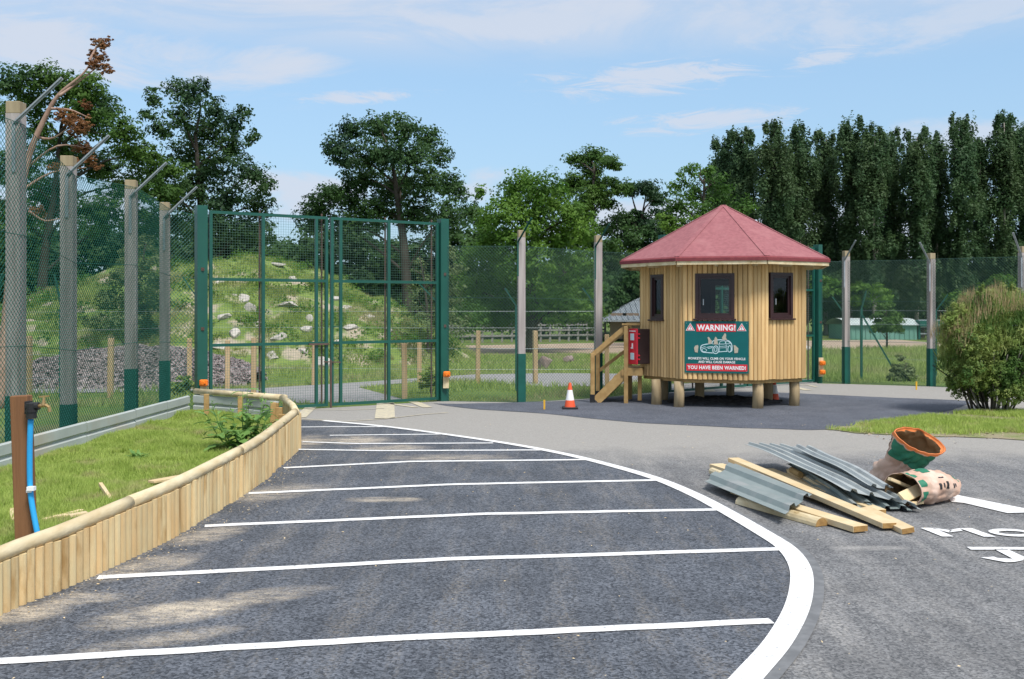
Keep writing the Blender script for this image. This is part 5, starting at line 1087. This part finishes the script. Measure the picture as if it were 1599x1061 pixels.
lum(1305, 735, .08, 1345, 745, .06, .1, .04, 'pale plank end lying near the paper sacks')
a, b = G(1218, 797, .045), G(1283, 815, .045)
hlog = empty('half_round_rail', tuple(a), 'half-round pale rail poking out at the front of the pile', 'timber', PG)
d = (b - a).normalized(); sx_ = Vector((0, 0, 1)).cross(d).normalized(); rings = []
for P_ in (a - d * .6, b): rings.append([P_ + sx_ * (.07 * math.cos(math.pi * i / 8)) + Vector((0, 0, -.04 + .075 * math.sin(math.pi * i / 8))) for i in range(9)])
mk('rail_body', MB().loft(rings, True, False), M_cap, hlog); mk('end_grain', MB().poly(rings[1]), M_endgr, hlog)
mk('log_stub', MB().tube([G(1236, 734, .14), G(1250, 742, .13)], .035, 10), M_step).parent = None
for o in list(bpy.data.objects):
    if o.name.startswith('log_stub'): tag(o, 'round brown log end under the upper steel sheets', 'timber', PG)
p = mk('log_stub', MB().tube([G(1112, 736, .05), G(1135, 745, .05)], .045, 10), M_cap); tag(p, 'small round pale log end at the far left of the pile', 'timber', PG)
def sheet(corners, ribs, label, mat, h=.035, bend=None, nU=14, rib_w=.18, tear=0.):
    """corners: far-left, near-left.. P(u,v): u along the length, v across the ribs"""
    A, B, C, D = [Vector(c) for c in corners]     # A start/v0, B end/v0, C end/v1, D start/v1
    prof = []; m = ribs
    for k in range(m):
        c = (k + .5) / m; w = rib_w / m * 1.0; prof += [(c - w * 1.15, 0), (c - w * .7, 1), (c + w * .7, 1), (c + w * 1.15, 0)]
    prof = [(0, .0)] + prof + [(1, 0)]
    nrm = (B - A).cross(D - A).normalized(); nrm = nrm if nrm.z > 0 else -nrm; top = []; bot = []
    for i in range(nU + 1):
        u = i / nU; rt = []; rb = []
        for v, e in prof:
            uu = u + (tear * noise.noise(Vector((v * 9, 3, 0))) * (u ** 3) if tear else 0)
            p = A.lerp(B, uu).lerp(D.lerp(C, uu), v) + nrm * (e * h) + (bend(u, v) if bend else Vector())
            rt.append(p); rb.append(p - nrm * .0035)
        top.append(rt + rb[::-1])
    o = mk('steel_sheet', MB().loft(top, True, True), mat); tag(o, label, 'steel sheet', 'profiled steel sheets on the pile'); return o
sheet([G(1148, 724, .14), G(1268, 772, .13), G(1226, 803, .11), G(1101, 752, .09)], 2, 'dark grey box-profile sheet lying lowest at the front left of the pile', M_sheet, .045, rib_w=.22)
bd = lambda k, s: (lambda u, v: Vector((0, 0, k * math.sin(math.pi * u) + .012 * math.sin(5 * v + s) * u + .008 * math.sin(9 * u + s))))
sheet([G(1228, 697, .24), G(1440, 797, .03), G(1318, 763, .20), G(1163, 694, .28)], 4, 'uppermost light grey sheet with a torn wavy near edge', M_sheet2, .032, bd(.035, 0.), 24, .17, .05)
sheet([G(1300, 722, .15), G(1424, 798, .02), G(1322, 788, .06), G(1228, 725, .14)], 4, 'bent grey sheet just beneath the uppermost one', M_sheet, .035, bd(.02, 1.2), 20, .17, .03)
sheet([G(1270, 701, .30), G(1395, 762, .19), G(1355, 757, .23), G(1238, 698, .33)], 2, 'narrow light sheet on the far side of the stack', M_sheet2, .03, bd(.02, 2.), 16, .2, .02)
sheet([G(1290, 745, .10), G(1372, 794, .035), G(1306, 783, .04), G(1250, 748, .08)], 2, 'short dark sheet wedged between plank and upper sheets', M_sheet, .04, bd(.01, .6), 14, .2)

# ---------------------------------------------------------------- paper sacks
def superr(n, a, b, e=2.6):
    out = []
    for i in range(n):
        t = 2 * math.pi * i / n; c, s_ = math.cos(t), math.sin(t); out.append((a * math.copysign(abs(c) ** (2 / e), c), b * math.copysign(abs(s_) ** (2 / e), s_)))
    return out
def sack(label, spine, ups, ra, rb, green, orange_rim, seed, wr=.012, xdir=None, e=2.):
    P = [Vector(p) for p in spine]; P = catmull(P, 10); n = 88; m = len(P); k = np.linspace(0, 1, m); A = np.interp(k, np.linspace(0, 1, len(ra)), ra); B = np.interp(k, np.linspace(0, 1, len(rb)), rb)
    rings = []; 
    for i, p in enumerate(P):
        d = (P[min(i + 1, m - 1)] - P[max(i - 1, 0)]).normalized(); up = Vector(ups); x = up.cross(d).normalized()
        if xdir: xd = Vector(xdir); x = (xd - d * xd.dot(d)).normalized()
        y = d.cross(x); rg = []
        for j, (a_, b_) in enumerate(superr(n, 1, 1, e)):
            q = p + x * a_ * A[i] + y * b_ * B[i]; w_ = noise.noise(q * 5 + Vector((seed, 0, 0))) * wr * 2.6 - (1 - abs(noise.noise(q * 9 + Vector((0, seed, 0)))) * 2.2) * wr * 1.5 - (1 - abs(noise.noise(q * 20 + Vector((0, seed, 3)))) * 2) * wr * .5; q += (q - p).normalized() * w_ * (.35 if i < 2 else 1); q.z = max(q.z, .012); rg.append(q)
        rings.append(rg)
    r = empty('paper_sack', tuple(Vector((P[-1].x, P[-1].y, 0))), label, 'paper sack', 'torn paper sacks')
    def strip(name, i0, i1, j0, j1, mt, off=.0):
        mb = MB(); rr_ = []
        for i in range(i0, i1 + 1): rr_.append([rings[i][j % n] + (rings[i][j % n] - P[i]).normalized() * off for j in range(j0, j1 + 1)])
        mb.loft(rr_, closed=False); return mk(name, mb, mt, r, True)
    mb = MB(); mb.loft(rings, False, True); mk('paper', mb, M_sackk, r, True)
    inner = [[P[i] + (q - P[i]) * .965 for q in rings[i]] for i in range(0, m - 2)]; mb = MB(); mb.loft(inner, False, True); mk('inside_paper', mb, M_sackin, r, True)
    mb = MB(); mb.loft([rings[0], inner[0]]); mk('rim', mb, M_sackk if not orange_rim else M_sacko, r, True)
    if orange_rim:
        mb = MB(); mb.loft([[P[i] + (q - P[i]) * .955 for q in rings[i]] for i in (0, 1, 2)]); mk('rim_band', mb, M_sacko, r, True)
    for (i0, i1, j0, j1) in green: strip('green_print', i0 * 2, i1 * 2, j0 * 2, j1 * 2, M_sackg, .003)
    if orange_rim: strip('rim_fold', 0, 3, 0, n, M_sacko, .006); strip('paper_seam', 3, 17, 43, 47, M_sackk, .008)
    else:
        for a_ in ((15, 16, 39, 44), (17, 18, 39, 43), (19, 20, 38, 44), (24, 25, 40, 44), (26, 27, 40, 43), (16, 19, 34, 35)): strip('dark_print', *a_, M_black, .003)
    return r
# upright sack: mouth tilted towards the viewer's right
Ym = 10.6
sack('upright torn paper sack with orange rim, its mouth tilted to the right', [at(1437, 688, Ym - .12), at(1424, 704, Ym), at(1408, 725, Ym + .12), at(1392, 748, Ym + .22), at(1385, 772, Ym + .25)], (.25, -.9, .35), [.29, .27, .19, .25, .30], [.165, .165, .145, .17, .13], [(2, 8, 2, 20), (2, 7, 24, 43)], True, 3, .019, (.86, .15, -.48), 1.75)
r2 = sack('lying paper sack with its mouth open to the left and wood scraps inside', [at(1409, 764, 9.95), at(1425, 761, 10.05), at(1448, 758, 10.2), at(1472, 757, 10.35), at(1492, 760, 10.5)], (0, 0, 1), [.22, .23, .25, .20, .05], [.165, .175, .18, .14, .05], [(1, 3, 9, 15), (1, 3, 17, 20), (1, 3, 22, 27), (6, 8, 10, 14), (15, 18, 5, 17)], False, 9)
r2['label'] = 'lying paper sack with its mouth open to the left and wood scraps inside'
def scrap(a, b, w, h, label, up=(0, 0, 1)): o = mk('wood_scrap', MB().bar(a, b, w, h, up, bev=.002), M_lumber); tag(o, label, 'timber', 'wood scraps in the lying sack')
scrap(at(1389, 748, 9.93), at(1428, 764, 10.1), .045, .03, 'long thin scrap lying across the sack mouth'); scrap(at(1408, 778, 9.82), at(1438, 764, 9.98), .115, .03, 'wide rectangular scrap in the sack mouth', (0, -.8, .6)); scrap(at(1422, 787, 9.8), at(1440, 784, 9.9), .04, .03, 'small scrap at the bottom of the sack mouth')
# small litter: bark chips and stones
cp = []
for _ in range(520):
    t = random.random(); p, d = along(t * seglen[-1]); cp.append((p.x + .05 + abs(random.gauss(0, .16)), p.y + random.uniform(-.1, .1), .010))
for _ in range(500): x = random.uniform(-3, 9); y = random.uniform(5, 17); cp.append((x, y, .013)) if not (x < -2.8) else None
V = cards(np.array(cp), RNG.uniform(.005, .017, len(cp)), np.tile([0, 0, 1.], (len(cp), 1)), .8, 1.8); V[:, 2] = np.maximum(V[:, 2], .009)
o = npmesh('wood_litter', V, 4, M_lumber); tag(o, 'small wood chips and splinters scattered on the asphalt', 'litter', kind='stuff')
cp = [(random.uniform(5.5, 11), random.gauss(15.5, .22), .013) for _ in range(300)]
o = npmesh('verge_stones', cards(np.array(cp), RNG.uniform(.012, .045, len(cp)), np.tile([0, 0, 1.], (len(cp), 1)), .7), 4, M_earth); tag(o, 'small stones along the front edge of the verge', 'stones', kind='stuff')
print('objects', len(bpy.data.objects), 'tris', sum(sum(max(0, len(p.vertices) - 2) for p in m.polygons) if len(m.polygons) < 3000 else len(m.polygons) * (1 if len(m.polygons[0].vertices) == 3 else 2) for m in bpy.data.meshes))
